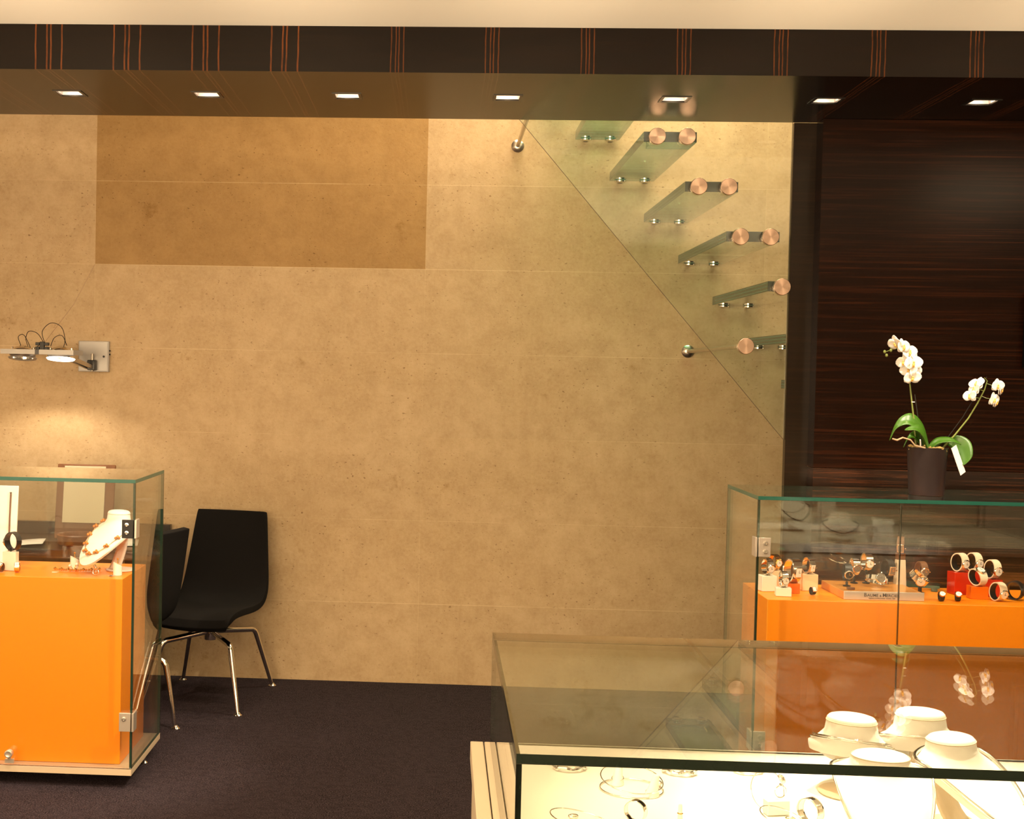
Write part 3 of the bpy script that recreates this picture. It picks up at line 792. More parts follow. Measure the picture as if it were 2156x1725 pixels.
wire_necklace('slim silver wire collar round the front bust', bD, rD, 4.6, 6.8, 0.0024, 'silver')

# further along the counter, seen from the camera only as reflections in the right case
bE, rE = bust('necklace bust farther right in the counter, mirrored in the right case glass', (4.098, -4.192, zb), 100, 0.150, 0.055, 0.100, 0.150, bg)
bF, rF = bust('farthest necklace bust in the counter, mirrored near the case corner', (3.95, -4.592, zb), 88, 0.205, 0.100, 0.092, 0.140, bg)
wire_necklace('dark bead strand on the bust farther right in the counter', bE, rE, 3.8, 5.6, 0.0042, 'strap_black')
wire_necklace('second dark strand, lower on the bust farther right in the counter', bE, rE, 4.0, 6.0, 0.0030, 'steel')
wire_necklace('dark strand on the farthest bust in the counter', bF, rF, 3.8, 5.6, 0.0036, 'strap_black')
t = thing('price_card', 'white folded card standing in the right part of the counter', 'card', (4.345, -4.26, FZB+0.001), (0, 0, R(8)))
MB().loft([[Vector((-0.055, y, 0)), Vector((0.055, y, 0)), Vector((0.055, y+0.03, 0.12)), Vector((-0.055, y+0.03, 0.12))] for y in (0.0, 0.003)]).build('front_leaf', 'paper', t, smooth=False)
MB().loft([[Vector((-0.055, y, 0)), Vector((0.055, y, 0)), Vector((0.055, y-0.03, 0.12)), Vector((-0.055, y-0.03, 0.12))] for y in (0.062, 0.065)]).build('rear_leaf', 'paper', t, smooth=False)
# ------------------------------------------------------------------ small jewellery on the counter bed
def ring_pts(r, n=40, tilt=0, z=0, rx=1.0, a0=0, a1=2*PI, cl=True):
    pts = []
    for i in range(n):
        a = a0+(a1-a0)*i/(n if cl else n-1)
        pts.append(Vector((r*rx*math.cos(a), r*math.sin(a), z+math.sin(a)*tilt)))
    return pts
def bangle(label, x, y, r, rot, wires=2, rad=0.0013):
    t = thing('wire_bangle', label, 'bangle', (x, y, FZB+0.001), rot, 'wire bangles on the cream bed')
    for i in range(wires):
        MB().tube(ring_pts(r*(1-0.015*i), 48, 0.012*i, rad+0.008*i+0.012*i), rad, 6, True).build('wire', 'silver', t, angle=80)
    MB().ball((r*0.98, 0.0, 0.008), 0.007, 2, 0, (1, 1.6, 0.8)).build('clasp', 'silver', t)
    return t
bangle('double wire silver bangle lying around a small ring cone on the bed', 2.318, -4.327, 0.066, (0, 0, R(20)))
bangle('wire silver bangle at the lower left of the cream bed', 2.185, -4.60, 0.062, (0, 0, R(100)))
t = bangle('thin wire bangle leaning up against the ring block', 2.575, -4.43, 0.040, (R(68), R(-25), R(35)), 1); t.location.z = FZB+0.0405
t = bangle('wire bangle lying in front of the ring block', 2.58, -4.545, 0.046, (0, 0, R(60)), 2)
def cone_holder(label, x, y, rz):
    t = thing('ring_cone', label, 'ring holder', (x, y, FZB+0.001), (0, 0, R(rz)), 'ring cones on the cream bed')
    MB().loft([[Vector((0.020*math.cos(a)+0.0, 0.014*math.sin(a), 0)) for a in [2*PI*i/20 for i in range(20)]],
               [Vector((0.013*math.cos(a)+0.006, 0.010*math.sin(a), 0.016)) for a in [2*PI*i/20 for i in range(20)]],
               [Vector((0.006*math.cos(a)+0.016, 0.006*math.sin(a), 0.042)) for a in [2*PI*i/20 for i in range(20)]]]).build('cone', 'bust', t)
    MB().tube([Vector((0.0145*math.cos(a)+0.004, 0.012*math.sin(a), 0.011+0.003*math.cos(a))) for a in [2*PI*i/24 for i in range(24)]], 0.0013, 6, True).build('ring_band', 'silver', t)
    return t
cone_holder('small white ring cone inside the double bangle, at the back', 2.292, -4.296, 70)
cone_holder('white ring cone inside the double bangle, leaning to the front', 2.352, -4.372, 40)
t = thing('cuff_bracelet', 'wide silver cuff standing in front of the double bangle', 'bracelet', (2.296, -4.535, FZB+0.001), (0, 0, R(60)))
def cuff(t, r, wd, mat='silver', part='band', a0=0.25, a1=2*PI-0.25):
    rows = []
    for i in range(33):
        a = a0+(a1-a0)*i/32 - PI/2 + PI/2
        rows.append([Vector((v, r*math.sin(a), r-r*math.cos(a))) for v in (-wd/2, -wd/4, 0, wd/4, wd/2)])
    o = MB().grid(rows).build(part, mat, t, angle=80)
    m = o.modifiers.new('thick', 'SOLIDIFY'); m.thickness = 0.0016; m.offset = -1
    return o
cuff(t, 0.0215, 0.017, a0=0.0, a1=2*PI)
t = thing('cuff_bracelet', 'broad silver cuff lying beside the front bust', 'bracelet', (2.640, -4.51, FZB+0.001), (0, 0, R(35)))
cuff(t, 0.026, 0.020, a0=0.0, a1=2*PI)
t = thing('ring_block', 'small white block carrying a silver ring on the cream bed', 'ring holder', (2.588, -4.455, FZB+0.001), (0, 0, R(12)))
MB().box(-0.024, 0.024, -0.012, 0.012, 0, 0.030).build('block', 'bust', t, bevel=0.002)
MB().tube([Vector((0.012*math.cos(a)+0.008, 0, 0.0445+0.012*math.sin(a))) for a in [2*PI*i/24 for i in range(24)]], 0.0014, 6, True).build('ring_band', 'silver', t)
MB().ball((0.008, 0, 0.0580), 0.004, 1).build('stone', 'silver', t)
t = thing('ring_stick', 'short white ring stick standing right of the standing cuff', 'ring holder', (2.386, -4.515, FZB+0.001))
MB().lathe([(0.006, 0), (0.005, 0.004), (0.0035, 0.03), (0.002, 0.032)], (0, 0, 0), 14).build('stick', 'bust', t)
MB().lathe([(0.0044, 0.012), (0.0060, 0.0135), (0.0044, 0.015)], (0, 0, 0), 14, cap0=False, cap1=False).build('ring_band', 'gold', t)
t = thing('price_tag', 'tiny folded price tag lying to the right of the busts', 'price tag', (3.11, -4.34, FZB+0.001), (0, 0, R(15)))
MB().box(-0.012, 0.012, -0.005, 0.005, 0, 0.0012).build('card', 'paper', t, smooth=False)
MB().tube([(-0.012, 0, 0.001), (-0.022, 0.004, 0.001), (-0.03, 0.0, 0.001)], 0.0006, 5).build('thread', 'cable', t)
# jewellery grouped near the back of the bed (it also mirrors in the back pane)
for i, (x, y, rz) in enumerate(((2.20, -4.20, 10), (2.44, -4.20, -20), (2.60, -4.17, 30))):
    pos = ['at the left rear corner of the bed', 'in the middle of the rear of the bed', 'behind the left rear bust'][i]
    t = thing('bracelet', 'knotted silver bracelet '+pos, 'bracelet', (x, y, FZB+0.003), (0, 0, R(rz)), 'bracelets along the rear of the bed')
    MB().tube([Vector((0.034*math.cos(a), 0.026*math.sin(a), 0.005+0.002*math.sin(5*a))) for a in [2*PI*k/48 for k in range(48)]], [0.0042+0.0014*math.sin(9*2*PI*k/48) for k in range(48)], 8, True).build('links', 'silver', t)
    MB().lathe([(0.006, 0), (0.006, 0.008), (0.003, 0.01)], (0.034, 0, 0), 12).build('clasp', 'silver', t)

# ------------------------------------------------------------------ watches
def watch(label, loc, yaw, pitch=0, roll=0, s=1.0, band='silver', case='silver', dial='dial_white', group='watches on the right orange plinth', wd=0.017, square=False, rx=0.026, rz=0.031, stones=False):
    t = thing('wristwatch', label, 'watch', loc, (0, 0, 0), group)
    if -68 < yaw < 0: yaw -= 24
    wd *= 1.35
    t.rotation_euler = (Matrix.Rotation(R(yaw), 3, 'Z') @ Matrix.Rotation(R(pitch), 3, 'Y') @ Matrix.Rotation(R(roll), 3, 'X')).to_euler()
    t.scale = (s, s, s)
    n = 36; metal = band in ('silver', 'gold', 'rose')
    rings = []
    for i in range(n):
        a = 2*PI*i/n
        k = 1.0+(0.03 if (metal and i % 2) else 0.0)
        c_, s_ = math.cos(a), math.sin(a)
        w_ = wd*(0.5+0.10*max(0, c_))
        if stones: w_ *= 1+0.12*(i % 2)
        o_ = 0.0024*k+0.0006
        rings.append([Vector(((rx+o_)*k*c_, -w_, (rz+o_)*k*s_)), Vector(((rx+o_)*k*c_, w_, (rz+o_)*k*s_)), Vector(((rx-0.0012)*c_, w_, (rz-0.0012)*s_)), Vector(((rx-0.0012)*c_, -w_, (rz-0.0012)*s_))])
    mb = MB(); vr = [[mb.b.verts.new(p) for p in r] for r in rings]
    for i in range(n):
        a, b = vr[i], vr[(i+1) % n]
        for j in range(4): mb.b.faces.new((a[j], a[(j+1) % 4], b[(j+1) % 4], b[j])).material_index = 1 if j == 2 else 0
    mb.build('strap', [band, 'strap_black' if band == 'strap_cream' else band], t, angle=25)
    x0 = rx-0.001
    if square:
        c = MB().box(x0, x0+0.008, -0.0125, 0.0125, -0.017, 0.017).build('case', case, t, bevel=0.0015)
        MB().box(x0+0.0078, x0+0.0088, -0.0095, 0.0095, -0.0135, 0.0135).build('dial', dial, c, smooth=False)
    else:
        c = MB().lathe([(0.014, x0), (0.0175, x0+0.002), (0.0175, x0+0.006), (0.0155, x0+0.0085), (0.0135, x0+0.008)], (0, 0, 0), 28, 'X').build('case', case, t)
        MB().lathe([(0.0134, x0+0.0078), (0.0134, x0+0.0084)], (0, 0, 0), 28, 'X').build('dial', dial, c)
    h1 = MB().box(x0+0.0085, x0+0.0091, -0.0006, 0.0006, -0.001, 0.009).box(x0+0.0085, x0+0.0091, -0.001, 0.0065, -0.0006, 0.0006)
    h1.build('hands', 'strap_black' if 'white' in dial else 'silver', c, smooth=False)
    MB().lathe([(0.0025, 0.0165), (0.0028, 0.0205)], (x0+0.004, 0, 0), 10, 'Y').build('crown', case, t)
    return t
ZP = 0.832
def block(label, x, y, sx, sy, h, mat, rz=0, clip=True, group='watch blocks on the right orange plinth', z=ZP):
    t = thing('display_block', label, 'display block', (x, y, z), (0, 0, R(rz)), group)
    MB().box(-sx/2, sx/2, -sy/2, sy/2, 0, h).build('block', mat, t, bevel=0.0012)
    if clip:
        MB().tube([(0, 0, h), (0, 0, h+0.0165)], 0.0035, 8).build('clip', 'dark_metal', t)
    return t
def on_block(label, wl, x, y, sx, sy, h, mat, yaw, pitch=0, s=1.0, rz=0, **kw):
    block(label, x, y, sx, sy, h, mat, rz)
    rzv = kw.get('rz_', 0.031)
    kw.pop('rz_', None)
    rxv = kw.get('rx', 0.026)
    p = R(pitch)
    ext = math.sqrt((rzv*math.cos(p))**2+(rxv*math.sin(p))**2)*s
    return watch(wl, (x, y, ZP+h+ext+0.0045), yaw, pitch, 0, s, rz=rzv, **kw)
# left group
on_block('ivory cube under a silver watch, behind the glass corner', 'silver bracelet watch on the leftmost ivory cube', 3.235, -1.715, 0.062, 0.055, 0.062, 'white_block', -48, 12, 1.0, 10)
on_block('low ivory block nearest the glass on the left', 'small silver watch on the low ivory block', 3.270, -1.835, 0.060, 0.045, 0.033, 'white_block', -60, 10, 0.92, -8)
on_block('orange acrylic cube under the tall silver bracelet watch', 'tall square silver bracelet watch on the orange acrylic cube', 3.325, -1.755, 0.052, 0.05, 0.040, 'orange_acrylic', -42, 8, 1.25, 0, wd=0.021, square=True, rz_=0.037)
on_block('tall peach block left of the brand tray', 'square silver watch on the tall peach block', 3.412, -1.668, 0.064, 0.055, 0.066, 'peach', -44, 15, 0.98, 6, square=True)
on_block('slim peach block behind the left ivory cube', 'gold watch on the slim peach block at the back left', 3.287, -1.62, 0.050, 0.05, 0.070, 'peach', -40, 5, 0.95, 0, band='gold', case='gold')
watch('square silver watch with dark strap lying below the tall peach block', (3.395, -1.800, ZP+0.0165), -75, -32, 0, 0.62, 'strap_black', 'silver', 'dial_white', square=True, rz=0.022, rx=0.022)
# brand tray
def tray():
    t = thing('brand_tray', 'low orange topped tray with silvered front carrying dark lettering', 'display tray', (3.645, -1.735, ZP), (0, 0, R(1.5)))
    MB().box(-0.155, 0.155, -0.140, 0.140, 0, 0.030).build('tray_body', 'tray_top', t, bevel=0.001)
    MB().box(-0.156, 0.156, -0.146, -0.1405, 0, 0.0325).build('front_strip', 'tray_front', t, bevel=0.0008)
    def text(body, size, z, bold=0.0, x=0.0):
        cu = bpy.data.curves.new('lettering', 'FONT'); cu.body = body; cu.size = size; cu.extrude = 0.0004; cu.offset = bold
        tmp = bpy.data.objects.new('tmp', cu); COL.objects.link(tmp)
        dg = bpy.context.evaluated_depsgraph_get()
        me = bpy.data.meshes.new_from_object(tmp.evaluated_get(dg)); bpy.data.objects.remove(tmp)
        me.materials.clear(); me.materials.append(M['ink'])
        x0 = min(v.co.x for v in me.vertices); x1 = max(v.co.x for v in me.vertices)
        for v in me.vertices: v.co.x -= x0
        o = bpy.data.objects.new('lettering', me); COL.objects.link(o); o.parent = t
        o.location = (x, -0.1466, z); o.rotation_euler = (PI/2, 0, 0)
        return o, x1-x0
    # small capitals: larger initials, set one after the other
    cur = -0.0775
    for s_, sz, gap in (('B', 0.0205, 0.0012), ('AUME', 0.0165, 0.0050), ('&', 0.0120, 0.0045), ('M', 0.0205, 0.0014), ('ERCIER', 0.0165, 0.0)):
        o, w_ = text(s_, sz, 0.0130, 0.00015, cur); cur += w_+gap
    o, w_ = text("MAISON D'HORLOGERIE  GENEVE  1830", 0.0058, 0.0050, 0.0, 0.0); o.location.x = (cur-0.0775-w_)/2
tray()
ZT = ZP+0.0315
def lean_stand(label, x, y, h, z):
    t = thing('watch_stand', label, 'watch stand', (x, y, z), group='dark watch stands on the brand tray')
    MB().lathe([(0.015, 0), (0.015, 0.003), (0.005, 0.006), (0.004, h)], (0, 0, 0), 16).build('post', 'dark_metal', t)
    MB().ball((0, 0, h), 0.006, 1).build('post_tip', 'dark_metal', t)
for (lb, wl, x, y, h, yaw, pit, s, kw) in (
    ('dark stand at the left front of the brand tray', 'chronograph with black dial and black strap on the brand tray', 3.545, -1.745, 0.014, -92, 12, 1.05, dict(band='strap_black', dial='dial_dark')),
    ('dark stand behind the black dial chronograph', 'rose watch with grey dial behind the black dial chronograph', 3.600, -1.660, 0.028, -85, 10, 1.0, dict(band='silver', case='rose', dial='dial_grey')),
    ('dark stand at the rear of the brand tray', 'silver bracelet watch standing tall at the rear of the tray', 3.650, -1.655, 0.048, -58, 14, 1.05, dict(band='silver'))):
    lean_stand(lb, x, y, h, ZT)
    watch(wl, (x, y, ZT+h+0.031*s+0.009), yaw, pit, 0, s, **kw)
watch('large shiny silver watch lying on its side on the brand tray', (3.665, -1.735, ZT+0.027), -80, -18, 74, 1.25, 'silver', 'silver', 'dial_grey', wd=0.010)
block('small dark block at the left of the brand tray', 3.535, -1.83, 0.028, 0.016, 0.008, 'strap_brown', 10, False, z=ZT)
# glass shelf blocks with watches
t = thing('glass_riser', 'thick green edged glass riser behind the brand tray', 'display riser', (3.845, -1.553, ZP), (0, 0, R(-20)))
mb = MB().box(-0.045, 0.13, -0.05, 0.035, 0.014, 0.026)
for f in mb.b.faces:
    f.normal_update(); f.material_index = 0 if abs(f.normal.z) > 0.9 else 1
mb.build('glass_plate', ['glass', 'edge'], t, smooth=False)
for x in (-0.03, 0.11): MB().box(x-0.012, x+0.012, -0.04, 0.03, 0, 0.0135).build('glass_foot', 'edge', t, smooth=False)
t = thing('watch_tower', 'clear beige tower holding a square watch above the glass riser', 'watch stand', (3.790, -1.640, ZP), (0, 0, R(5)))
MB().loft([[Vector((sx*0.022, sy*0.018, 0)) for sx, sy in ((-1, -1), (1, -1), (1, 1), (-1, 1))], [Vector((sx*0.017, sy*0.012, 0.13)) for sx, sy in ((-1, -1), (1, -1), (1, 1), (-1, 1))]]).build('post', 'stand', t, bevel=0.001)
MB().box(-0.017, 0.017, -0.012, 0.012, 0.1305, 0.158).build('cushion', 'strap_brown', t, bevel=0.003)
watch('square chronograph perched on top of the beige tower', (3.790, -1.640, ZP+0.190), -112, 20, 0, 1.05, 'strap_brown', 'silver', 'dial_grey', square=True)
lean_stand('dark stand left of the beige tower', 3.735, -1.655, 0.055, ZP); watch('silver watch on black strap left of the beige tower', (3.735, -1.655, ZP+0.055+0.042), -50, 14, 0, 1.1, 'strap_black', 'silver', 'dial_grey', square=True)
lean_stand('dark stand behind the jewelled watch', 3.862, -1.675, 0.055, ZP); watch('silver watch with brown strap behind the jewelled watch', (3.862, -1.675, ZP+0.055+0.040), -55, 8, 0, 1.05, 'strap_brown', 'silver', 'dial_grey')
lean_stand('dark stand of the jewelled watch', 3.835, -1.735, 0.03, ZP); watch('jewelled silver watch with sparkling bracelet right of the door joint', (3.835, -1.735, ZP+0.03+0.043), -100, 25, 55, 1.15, 'silver', 'silver', 'dial_white', stones=True, wd=0.014)
# red acrylic group
on_block('tall red acrylic cube at the back', 'cream strap watch on the tall red cube', 4.020, -1.660, 0.070, 0.06, 0.090, 'red_acrylic', -40, 10, 1.12, 8, band='strap_cream', dial='dial_white', wd=0.02)
on_block('low orange acrylic block in front of the red cubes', 'cream strap watch lying across the low orange block', 4.052, -1.765, 0.068, 0.05, 0.050, 'orange_acrylic', -70, -62, 1.12, 0, band='strap_cream', wd=0.02)
on_block('red acrylic cube on the right of the red group', 'cream strap watch with crystal bezel on the right red cube', 4.135, -1.700, 0.066, 0.055, 0.070, 'red_acrylic', -48, 12, 1.15, -6, band='strap_cream', case='silver', wd=0.018)
on_block('red acrylic block hidden between the two red cubes', 'cream strap watch between the two red cubes, facing right', 4.085, -1.640, 0.055, 0.05, 0.092, 'red_acrylic', -45, 10, 1.1, 0, band='strap_cream', wd=0.019)
watch('cream strap watch standing on the plinth in front of the right red cube', (4.112, -1.815, ZP+0.0375), -45, 16, 0, 1.12, 'strap_cream', 'silver', 'dial_white', wd=0.019)
watch('black watch standing alone right of the red cubes', (4.195, -1.775, ZP+0.0375), -20, 0, 0, 1.12, 'strap_black', 'dark_metal', 'dial_dark', wd=0.019)
watch('left of two cream dial watches lying at the plinth edge', (3.875, -1.862, ZP+0.0195), -95, -38, 0, 0.72, 'strap_black', 'gold', 'dial_white', rz=0.022, rx=0.022)
watch('right of two cream dial watches lying at the plinth edge', (3.940, -1.858, ZP+0.0195), -100, -38, 0, 0.72, 'strap_black', 'rose', 'dial_white', rz=0.022, rx=0.022)

# ------------------------------------------------------------------ left case contents
bL, rL = bust('white necklace bust with amber necklace, left glass case', (0.562, -1.672, ZP), 236, 0.250, 0.140, 0.106, 0.190, None, 'bust', 'bust_pink')
t = thing('amber_necklace', 'amber flower bead necklace hanging on the white bust', 'necklace', bL.location, bL.rotation_euler)
crv = neck_curve(rL, 3.9, 5.7, 0.003, 60)
MB().tube(crv, 0.0012, 6, True).build('cord', 'gold', t, angle=80)
for i in range(0, 60, 3):
    if 22 < i < 38: continue
    p = crv[i]+Vector((0.002, 0, 0.003)); mb = MB()
    for q in range(5):
        a = 2*PI*q/5; mb.ball((p.x+0.0085*math.cos(a), p.y+0.0085*math.sin(a), p.z+0.001+0.004*math.sin(a*2)), 0.006, 1)
    mb.ball(tuple(p+Vector((0, 0, 0.003))), 0.004, 1)
    mb.build('bead', 'amber', t)
t = thing('price_tag', 'small white tag hanging at the nape of the white bust', 'price tag', (0.640, -1.712, ZP+0.185))
MB().box(-0.008, 0.008, -0.0008, 0.0008, -0.022, 0.0).build('card', 'paper', t, smooth=False)
MB().tube([(0, 0, 0), (-0.006, 0.0, 0.016), (-0.022, 0.0, 0.020)], 0.0008, 5).build('thread', 'paper', t)
def cyl_holder(label, x, y, r=0.018, h=0.045):
    t = thing('ring_holder', label, 'ring holder', (x, y, ZP), (0, 0, R(200)), 'slanted ring cylinders in the left case')
    n = 24
    MB().loft([[Vector((r*math.cos(a), r*math.sin(a), z+(r*math.cos(a)*0.55 if z > 0 else 0))) for a in [2*PI*i/n for i in range(n)]] for z in (0, h)]).build('cylinder', 'bust', t, angle=40)
    MB().tube([Vector((0.0, 0.009*math.cos(a), h+0.010+0.009*math.sin(a))) for a in [2*PI*i/20 for i in range(20)]], 0.0017, 6, True).build('ring_band', 'gold', t)
    MB().ball((0, 0, h+0.021), 0.005, 1).build('ring_stone', 'amber', t)
    return t
cyl_holder('slanted white ring cylinder left of the white bust', 0.372, -1.655)
cyl_holder('slanted white ring cylinder at the front right of the left plinth', 0.590, -1.795)
def lie_ring(label, x, y, mat, rz, r=0.010, stone=None):
    t = thing('finger_ring', label, 'ring', (x, y, ZP), (0, 0, R(rz)), 'rings lying on the left plinth')
    MB().tube([Vector((r*math.cos(a), 0.004*math.sin(a), r+0.0015+r*math.sin(a))) for a in [2*PI*i/24 for i in range(24)]], 0.0018, 6, True).build('ring_band', mat, t)
    MB().ball((0, 0, 2*r+0.006), 0.0065, 2).build('ring_stone', stone or mat, t)
lie_ring('pearl ring lying left of the ring cylinder front', 0.375, -1.735, 'gold', 20, 0.009, 'pearl')
lie_ring('second pearl ring just in front of the ring cylinder', 0.398, -1.715, 'gold', -20, 0.011, 'pearl')
lie_ring('sparkling silver ring below the white bust', 0.505, -1.815, 'silver', 30, 0.012)
lie_ring('second silver ring leaning below the white bust', 0.490, -1.775, 'silver', -50, 0.013)
t = thing('brooch', 'small silver star brooch at the foot of the front ring cylinder', 'brooch', (0.575, -1.838, ZP))
mb = MB()
for i in range(6):
    a = 2*PI*i/6; mb.tube([(0, 0, 0.004), (0.016*math.cos(a), 0.016*math.sin(a), 0.002)], [0.0025, 0.001], 6)
mb.build('rays', 'silver', t); MB().ball((0, 0, 0.005), 0.004, 1).build('stone', 'silver', t)
t = thing('bead_bracelet', 'string of gold and amber beads lying across the left plinth', 'bracelet', (0.39, -1.70, ZP))
for i in range(19):
    u = i/18; x = -0.085+0.185*u; y = -0.02*math.sin(u*PI*1.2)-0.01
    r = 0.0055+0.002*(i % 3 == 0)
    MB().ball((x, y, r), r, 1).build('bead', ('gold', 'amber', 'gold')[i % 3], t)
t = thing('price_tag', 'tiny white price tag lying in front of the bead string', 'price tag', (0.319, -1.765, ZP), (0, 0, R(20)))
MB().box(-0.010, 0.010, -0.007, 0.007, 0, 0.001).build('card', 'paper', t, smooth=False)
MB().tube([(0.01, 0, 0.001), (0.018, 0.004, 0.001)], 0.0006, 5).build('thread', 'paper', t)
t = thing('chain_display', 'tall white display panel with a hanging chain at the left edge', 'jewellery display', (0.04, -1.66, ZP+0.0075), (R(-6), 0, 0))
MB().box(-0.078, 0.078, 0, 0.012, 0.0, 0.335).build('panel', 'bust', t, bevel=0.003)
MB().box(-0.078, 0.078, 0.0125, 0.06, 0.0, 0.01).build('foot', 'bust', t, bevel=0.002)
MB().tube([(0.048, -0.004, 0.30), (0.0475, -0.004, 0.2), (0.049, -0.004, 0.09), (0.053, -0.004, 0.03)], 0.0035, 8).build('chain', 'strap_brown', t)
MB().ball((0.048, -0.005, 0.305), 0.006, 1).build('pin', 'silver', t)
block('white tag block holding a dark watch, left case', 0.128, -1.745, 0.060, 0.028, 0.078, 'white_block', -12, True, 'watch blocks in the left case')
watch('silver cased watch on black strap standing at the left of the left case', (0.134, -1.735, ZP+0.078+0.042), 160, 8, 0, 1.15, 'strap_black', 'silver', 'dial_white', 'watches in the left case', 0.018)
watch('round white dial watch lying in front of the tag block', (0.105, -1.800, ZP+0.020), -100, -40, 0, 0.8, 'strap_brown', 'silver', 'dial_white', 'watches in the left case', rz=0.02, rx=0.02)
watch('square gold watch lying right of the round white dial watch', (0.172, -1.793, ZP+0.020), -80, -35, 0, 0.8, 'gold', 'silver', 'dial_white', 'watches in the left case', square=True, rz=0.02, rx=0.022)

# ------------------------------------------------------------------ orchid
def petal_rows(L, W, cup=0.15, n=6):
    rows = []
    for i in range(n+1):
        u = i/n
        w_ = W*math.sin(PI*(0.06+0.90*u)**0.8)**0.7
        rows.append([Vector((L*u, w_*v, cup*L*(u*u*0.5)+cup*0.6*abs(v)*w_)) for v in (-1, -0.5, 0, 0.5, 1)])
    return rows
def orchid():
    ox, oy, oz = 3.845, -1.75, 1.2395
    t = thing('potted_orchid', 'white potted orchid with two flower stems standing on the right glass case', 'potted plant', (ox, oy, oz))
    def P(x, z, dy=0.0): return Vector((x-ox, dy, z-oz))
    MB().lathe([(0.064, 0.0), (0.066, 0.003), (0.0765, 0.186), (0.0780, 0.190), (0.0750, 0.191), (0.0720, 0.17)], (0, 0, 0), 40, cap1=False).build('pot', 'pot', t)
    mo = MB()
    for i in range(60):
        a = random.random()*2*PI; r = 0.066*math.sqrt(random.random())
        mo.ball((r*math.cos(a), r*math.sin(a), 0.176+random.random()*0.016), 0.009+random.random()*0.006, 1, 0, (1.3, 0.8, 0.6), Matrix.Rotation(random.random()*3, 3, 'Z'))
    mo.lathe([(0.0705, 0.165), (0.0705, 0.175)], (0, 0, 0), 24)
    mo.build('moss_filling', 'moss', t)
    # leaves: spine points, widths, side direction
    def leaf(sp, wmax, side, fold=0.25):
        k = len(sp)-1; rows = []
        for i in range(19):
            q = i/18*k; j = min(k-1, int(q)); u = q-j
            p0, p1, p2, p3 = (sp[max(0, j-1)], sp[j], sp[j+1], sp[min(k, j+2)])
            p = 0.5*(2*p1+(p2-p0)*u+(2*p0-5*p1+4*p2-p3)*u*u+(3*p1-p0-3*p2+p3)*u**3)
            s_ = i/18; w_ = wmax*max(0.0, math.sin(PI*min(1, 0.12+0.88*s_)))**0.65 if s_ < 1 else 0.001
            w_ = max(w_, 0.0015)
            sd = side.normalized(); nrm = Vector((0, -0.3, 1)).normalized()
            rows.append([p+sd*w_*v+nrm*w_*fold*abs(v) for v in (-1, -0.6, -0.25, 0, 0.25, 0.6, 1)])
        o = MB().grid(rows).build('leaf', 'leaf', t, angle=80)
        m = o.modifiers.new('thick', 'SOLIDIFY'); m.thickness = 0.0025; m.offset = 0
    leaf([P(3.845, 1.428), P(3.815, 1.495, -0.01), P(3.765, 1.535, -0.02), P(3.715, 1.515, -0.02), P(3.688, 1.455, -0.02)], 0.030, Vector((0.30, 0.55, 0.75)))
    leaf([P(3.84, 1.425, -0.02), P(3.81, 1.48, -0.05), P(3.775, 1.505, -0.07), P(3.725, 1.50, -0.08)], 0.026, Vector((0.35, 0.75, 0.5)))
    leaf([P(3.835, 1.425, 0.02), P(3.80, 1.47, 0.0), P(3.765, 1.47, -0.02), P(3.74, 1.43, -0.03)], 0.022, Vector((0.4, 0.6, 0.6)))
    leaf([P(3.85, 1.425), P(3.88, 1.452, -0.01), P(3.925, 1.458, -0.03), P(3.96, 1.445, -0.04)], 0.026, Vector((0.1, 0.9, 0.35)))
    leaf([P(3.87, 1.425, 0.01), P(3.93, 1.46, 0.02), P(3.975, 1.44, 0.0), P(3.985, 1.39, -0.03), P(3.975, 1.365, -0.04)], 0.036, Vector((0.75, -0.3, 0.45)), 0.1)
    # flower stems and stakes
    st1 = [P(3.80, 1.425), P(3.783, 1.545, -0.01), P(3.765, 1.66, -0.015), P(3.752, 1.74, -0.02), P(3.735, 1.80, -0.03), P(3.70, 1.822, -0.04), P(3.665, 1.812, -0.05), P(3.648, 1.805, -0.05)]
    st2 = [P(3.905, 1.43), P(3.945, 1.48, -0.01), P(3.993, 1.55, -0.02), P(4.022, 1.61, -0.03), P(4.046, 1.665, -0.035), P(4.053, 1.70, -0.04), P(4.040, 1.712, -0.045)]
    MB().tube(st1, [0.0036, 0.0034, 0.003, 0.0026, 0.0022, 0.0017, 0.0014, 0.001], 8).build('flower_stem', 'stem', t)
    MB().tube(st2, [0.0038, 0.0034, 0.003, 0.0028, 0.0024, 0.002, 0.0015], 8).build('flower_stem', 'stem', t)
    MB().tube([P(3.825, 1.42), P(3.79, 1.64, 0.005)], 0.0017, 6).build('support_stake', 'dark_metal', t)
    MB().tube([P(3.895, 1.43), P(3.975, 1.555, -0.012), P(4.055, 1.715, -0.03)], 0.0017, 6).build('support_stake', 'dark_metal', t)
    MB().box(-0.007, 0.005, -0.004, 0.004, -0.0015, 0.0015).build('stem_clip', 'paper', t, smooth=False, loc=P(3.778, 1.61, -0.014))
    for (x, z) in ((3.648, 1.807), (3.656, 1.793), (3.672, 1.813)):
        MB().ball(tuple(P(x, z, -0.05)), 0.0055, 2, 0, (1, 1, 1.3)).build('flower_bud', 'stem', t)
    MB().tube([P(3.81, 1.43, -0.07), P(3.765, 1.44, -0.085), P(3.745, 1.462, -0.09), P(3.715, 1.47, -0.09), P(3.69, 1.46, -0.1), P(3.672, 1.465, -0.1)], [0.003, 0.003, 0.0028, 0.0032, 0.0038, 0.003], 8).build('aerial_root', 'root', t)
    MB().tube([P(3.80, 1.425, -0.05), P(3.79, 1.462, -0.07)], 0.0025, 6).build('aerial_root', 'paper', t)
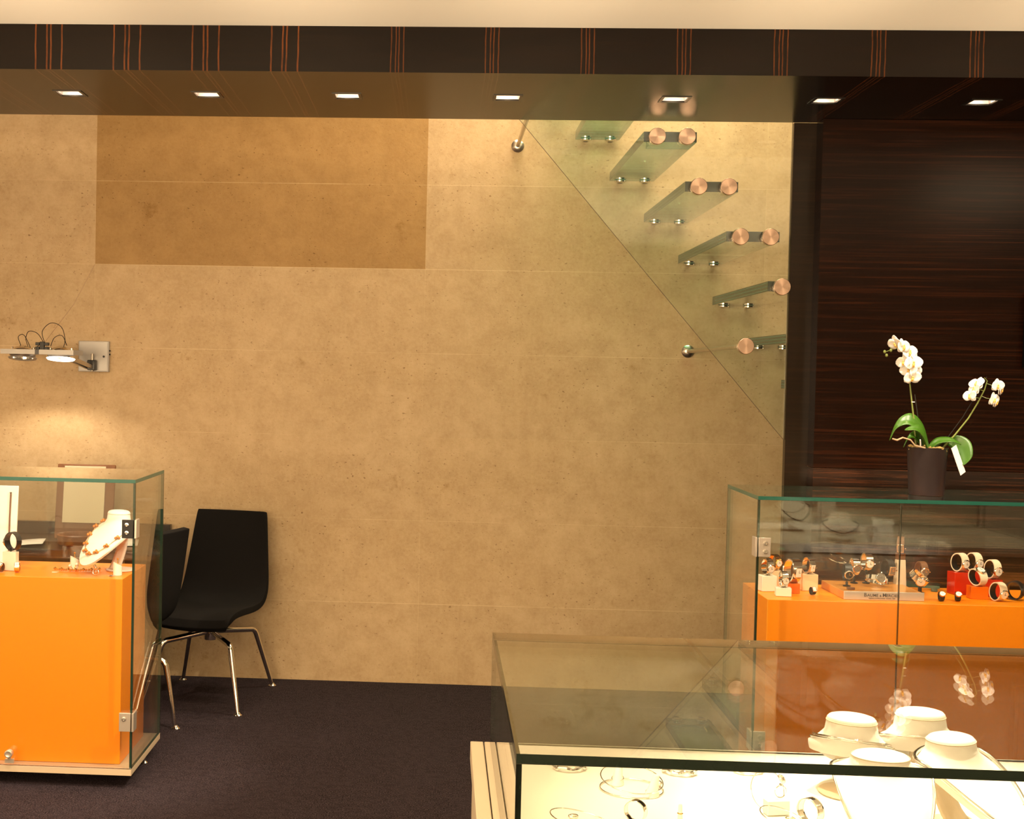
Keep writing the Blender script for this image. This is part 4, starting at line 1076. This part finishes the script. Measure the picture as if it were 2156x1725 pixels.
    # flowers
    def flower_mesh():
        mb = MB()
        def add(rows, rz, tilt):
            m = Matrix.Rotation(rz, 3, 'Z') @ Matrix.Rotation(tilt, 3, 'Y')
            mb.grid([[m @ v+Vector((0, 0, 0.0)) for v in r] for r in rows])
        for a in (0, 180): add(petal_rows(0.033, 0.021, 0.22), R(a+8), R(-6))
        for a in (90, 215, 325): add([[v+Vector((0, 0, -0.002)) for v in r] for r in petal_rows(0.031, 0.0135, 0.12)], R(a), R(2))
        return mb
    f0 = flower_mesh().build('flower', 'petal', t, angle=80)
    m = f0.modifiers.new('thick', 'SOLIDIFY'); m.thickness = 0.0012; m.offset = 0
    lip = MB().ball((0, -0.006, 0.008), 0.006, 2, 0, (0.8, 1.2, 0.7)); lip.ball((0, -0.013, 0.005), 0.004, 1, 0, (1.4, 0.8, 0.5)); lip.ball((0, 0.002, 0.009), 0.004, 1)
    l0 = lip.build('lip', 'lip', f0)
    spots = [(3.688, 1.842, -0.06, (-30, -150), 1.1), (3.708, 1.828, -0.075, (10, -60), 1.05), (3.738, 1.808, -0.06, (10, -70), 1.1), (3.757, 1.797, -0.045, (20, -40), 1.0),
             (3.722, 1.768, -0.06, (5, -140), 1.0), (3.752, 1.765, -0.07, (0, -88), 1.15), (3.742, 1.738, -0.055, (-5, -120), 1.05), (3.766, 1.733, -0.05, (-5, -60), 1.05), (3.755, 1.709, -0.055, (-12, -85), 1.1),
             (4.012, 1.688, -0.05, (35, -150), 1.05), (4.000, 1.668, -0.06, (15, -165), 0.95), (3.985, 1.640, -0.055, (10, -150), 0.95),
             (4.088, 1.682, -0.05, (0, -75), 0.9), (4.106, 1.668, -0.035, (-5, -30), 1.0), (4.074, 1.627, -0.05, (-5, -55), 0.95), (4.088, 1.617, -0.04, (-15, -30), 0.9)]
    for i, (x, z, dy, (el, az), s_) in enumerate(spots):
        if i == 0: f, lp = f0, l0
        else:
            f = f0.copy(); COL.objects.link(f); f.parent = t
            lp = l0.copy(); COL.objects.link(lp); lp.parent = f
        f.location = P(x, z, dy)
        d = Vector((math.cos(R(az))*math.cos(R(el)), math.sin(R(az))*math.cos(R(el)), math.sin(R(el))))
        q = d.to_track_quat('Z', 'Y'); f.rotation_euler = q.to_euler()
        f.scale = (s_, s_, s_)
    for a, b in (((4.030, 1.63, -0.03), (3.990, 1.643, -0.05)), ((4.044, 1.66, -0.035), (4.005, 1.675, -0.05)), ((4.05, 1.69, -0.04), (4.085, 1.683, -0.045)), ((4.035, 1.64, -0.03), (4.072, 1.629, -0.04))):
        MB().tube([P(a[0], a[1], a[2]), P((a[0]+b[0])/2, (a[1]+b[1])/2-0.003, (a[2]+b[2])/2), P(b[0], b[1], b[2])], 0.0013, 6).build('flower_stalk', 'stem', t)
    # plant tag hanging over the rim
    tg = MB().box(-0.017, 0.017, -0.0007, 0.0007, -0.112, 0.006).build('plant_tag', 'paper', t, smooth=False, loc=P(3.928, 1.432, -0.055))
    tg.rotation_euler = (R(-6), R(-24), R(35))
orchid()
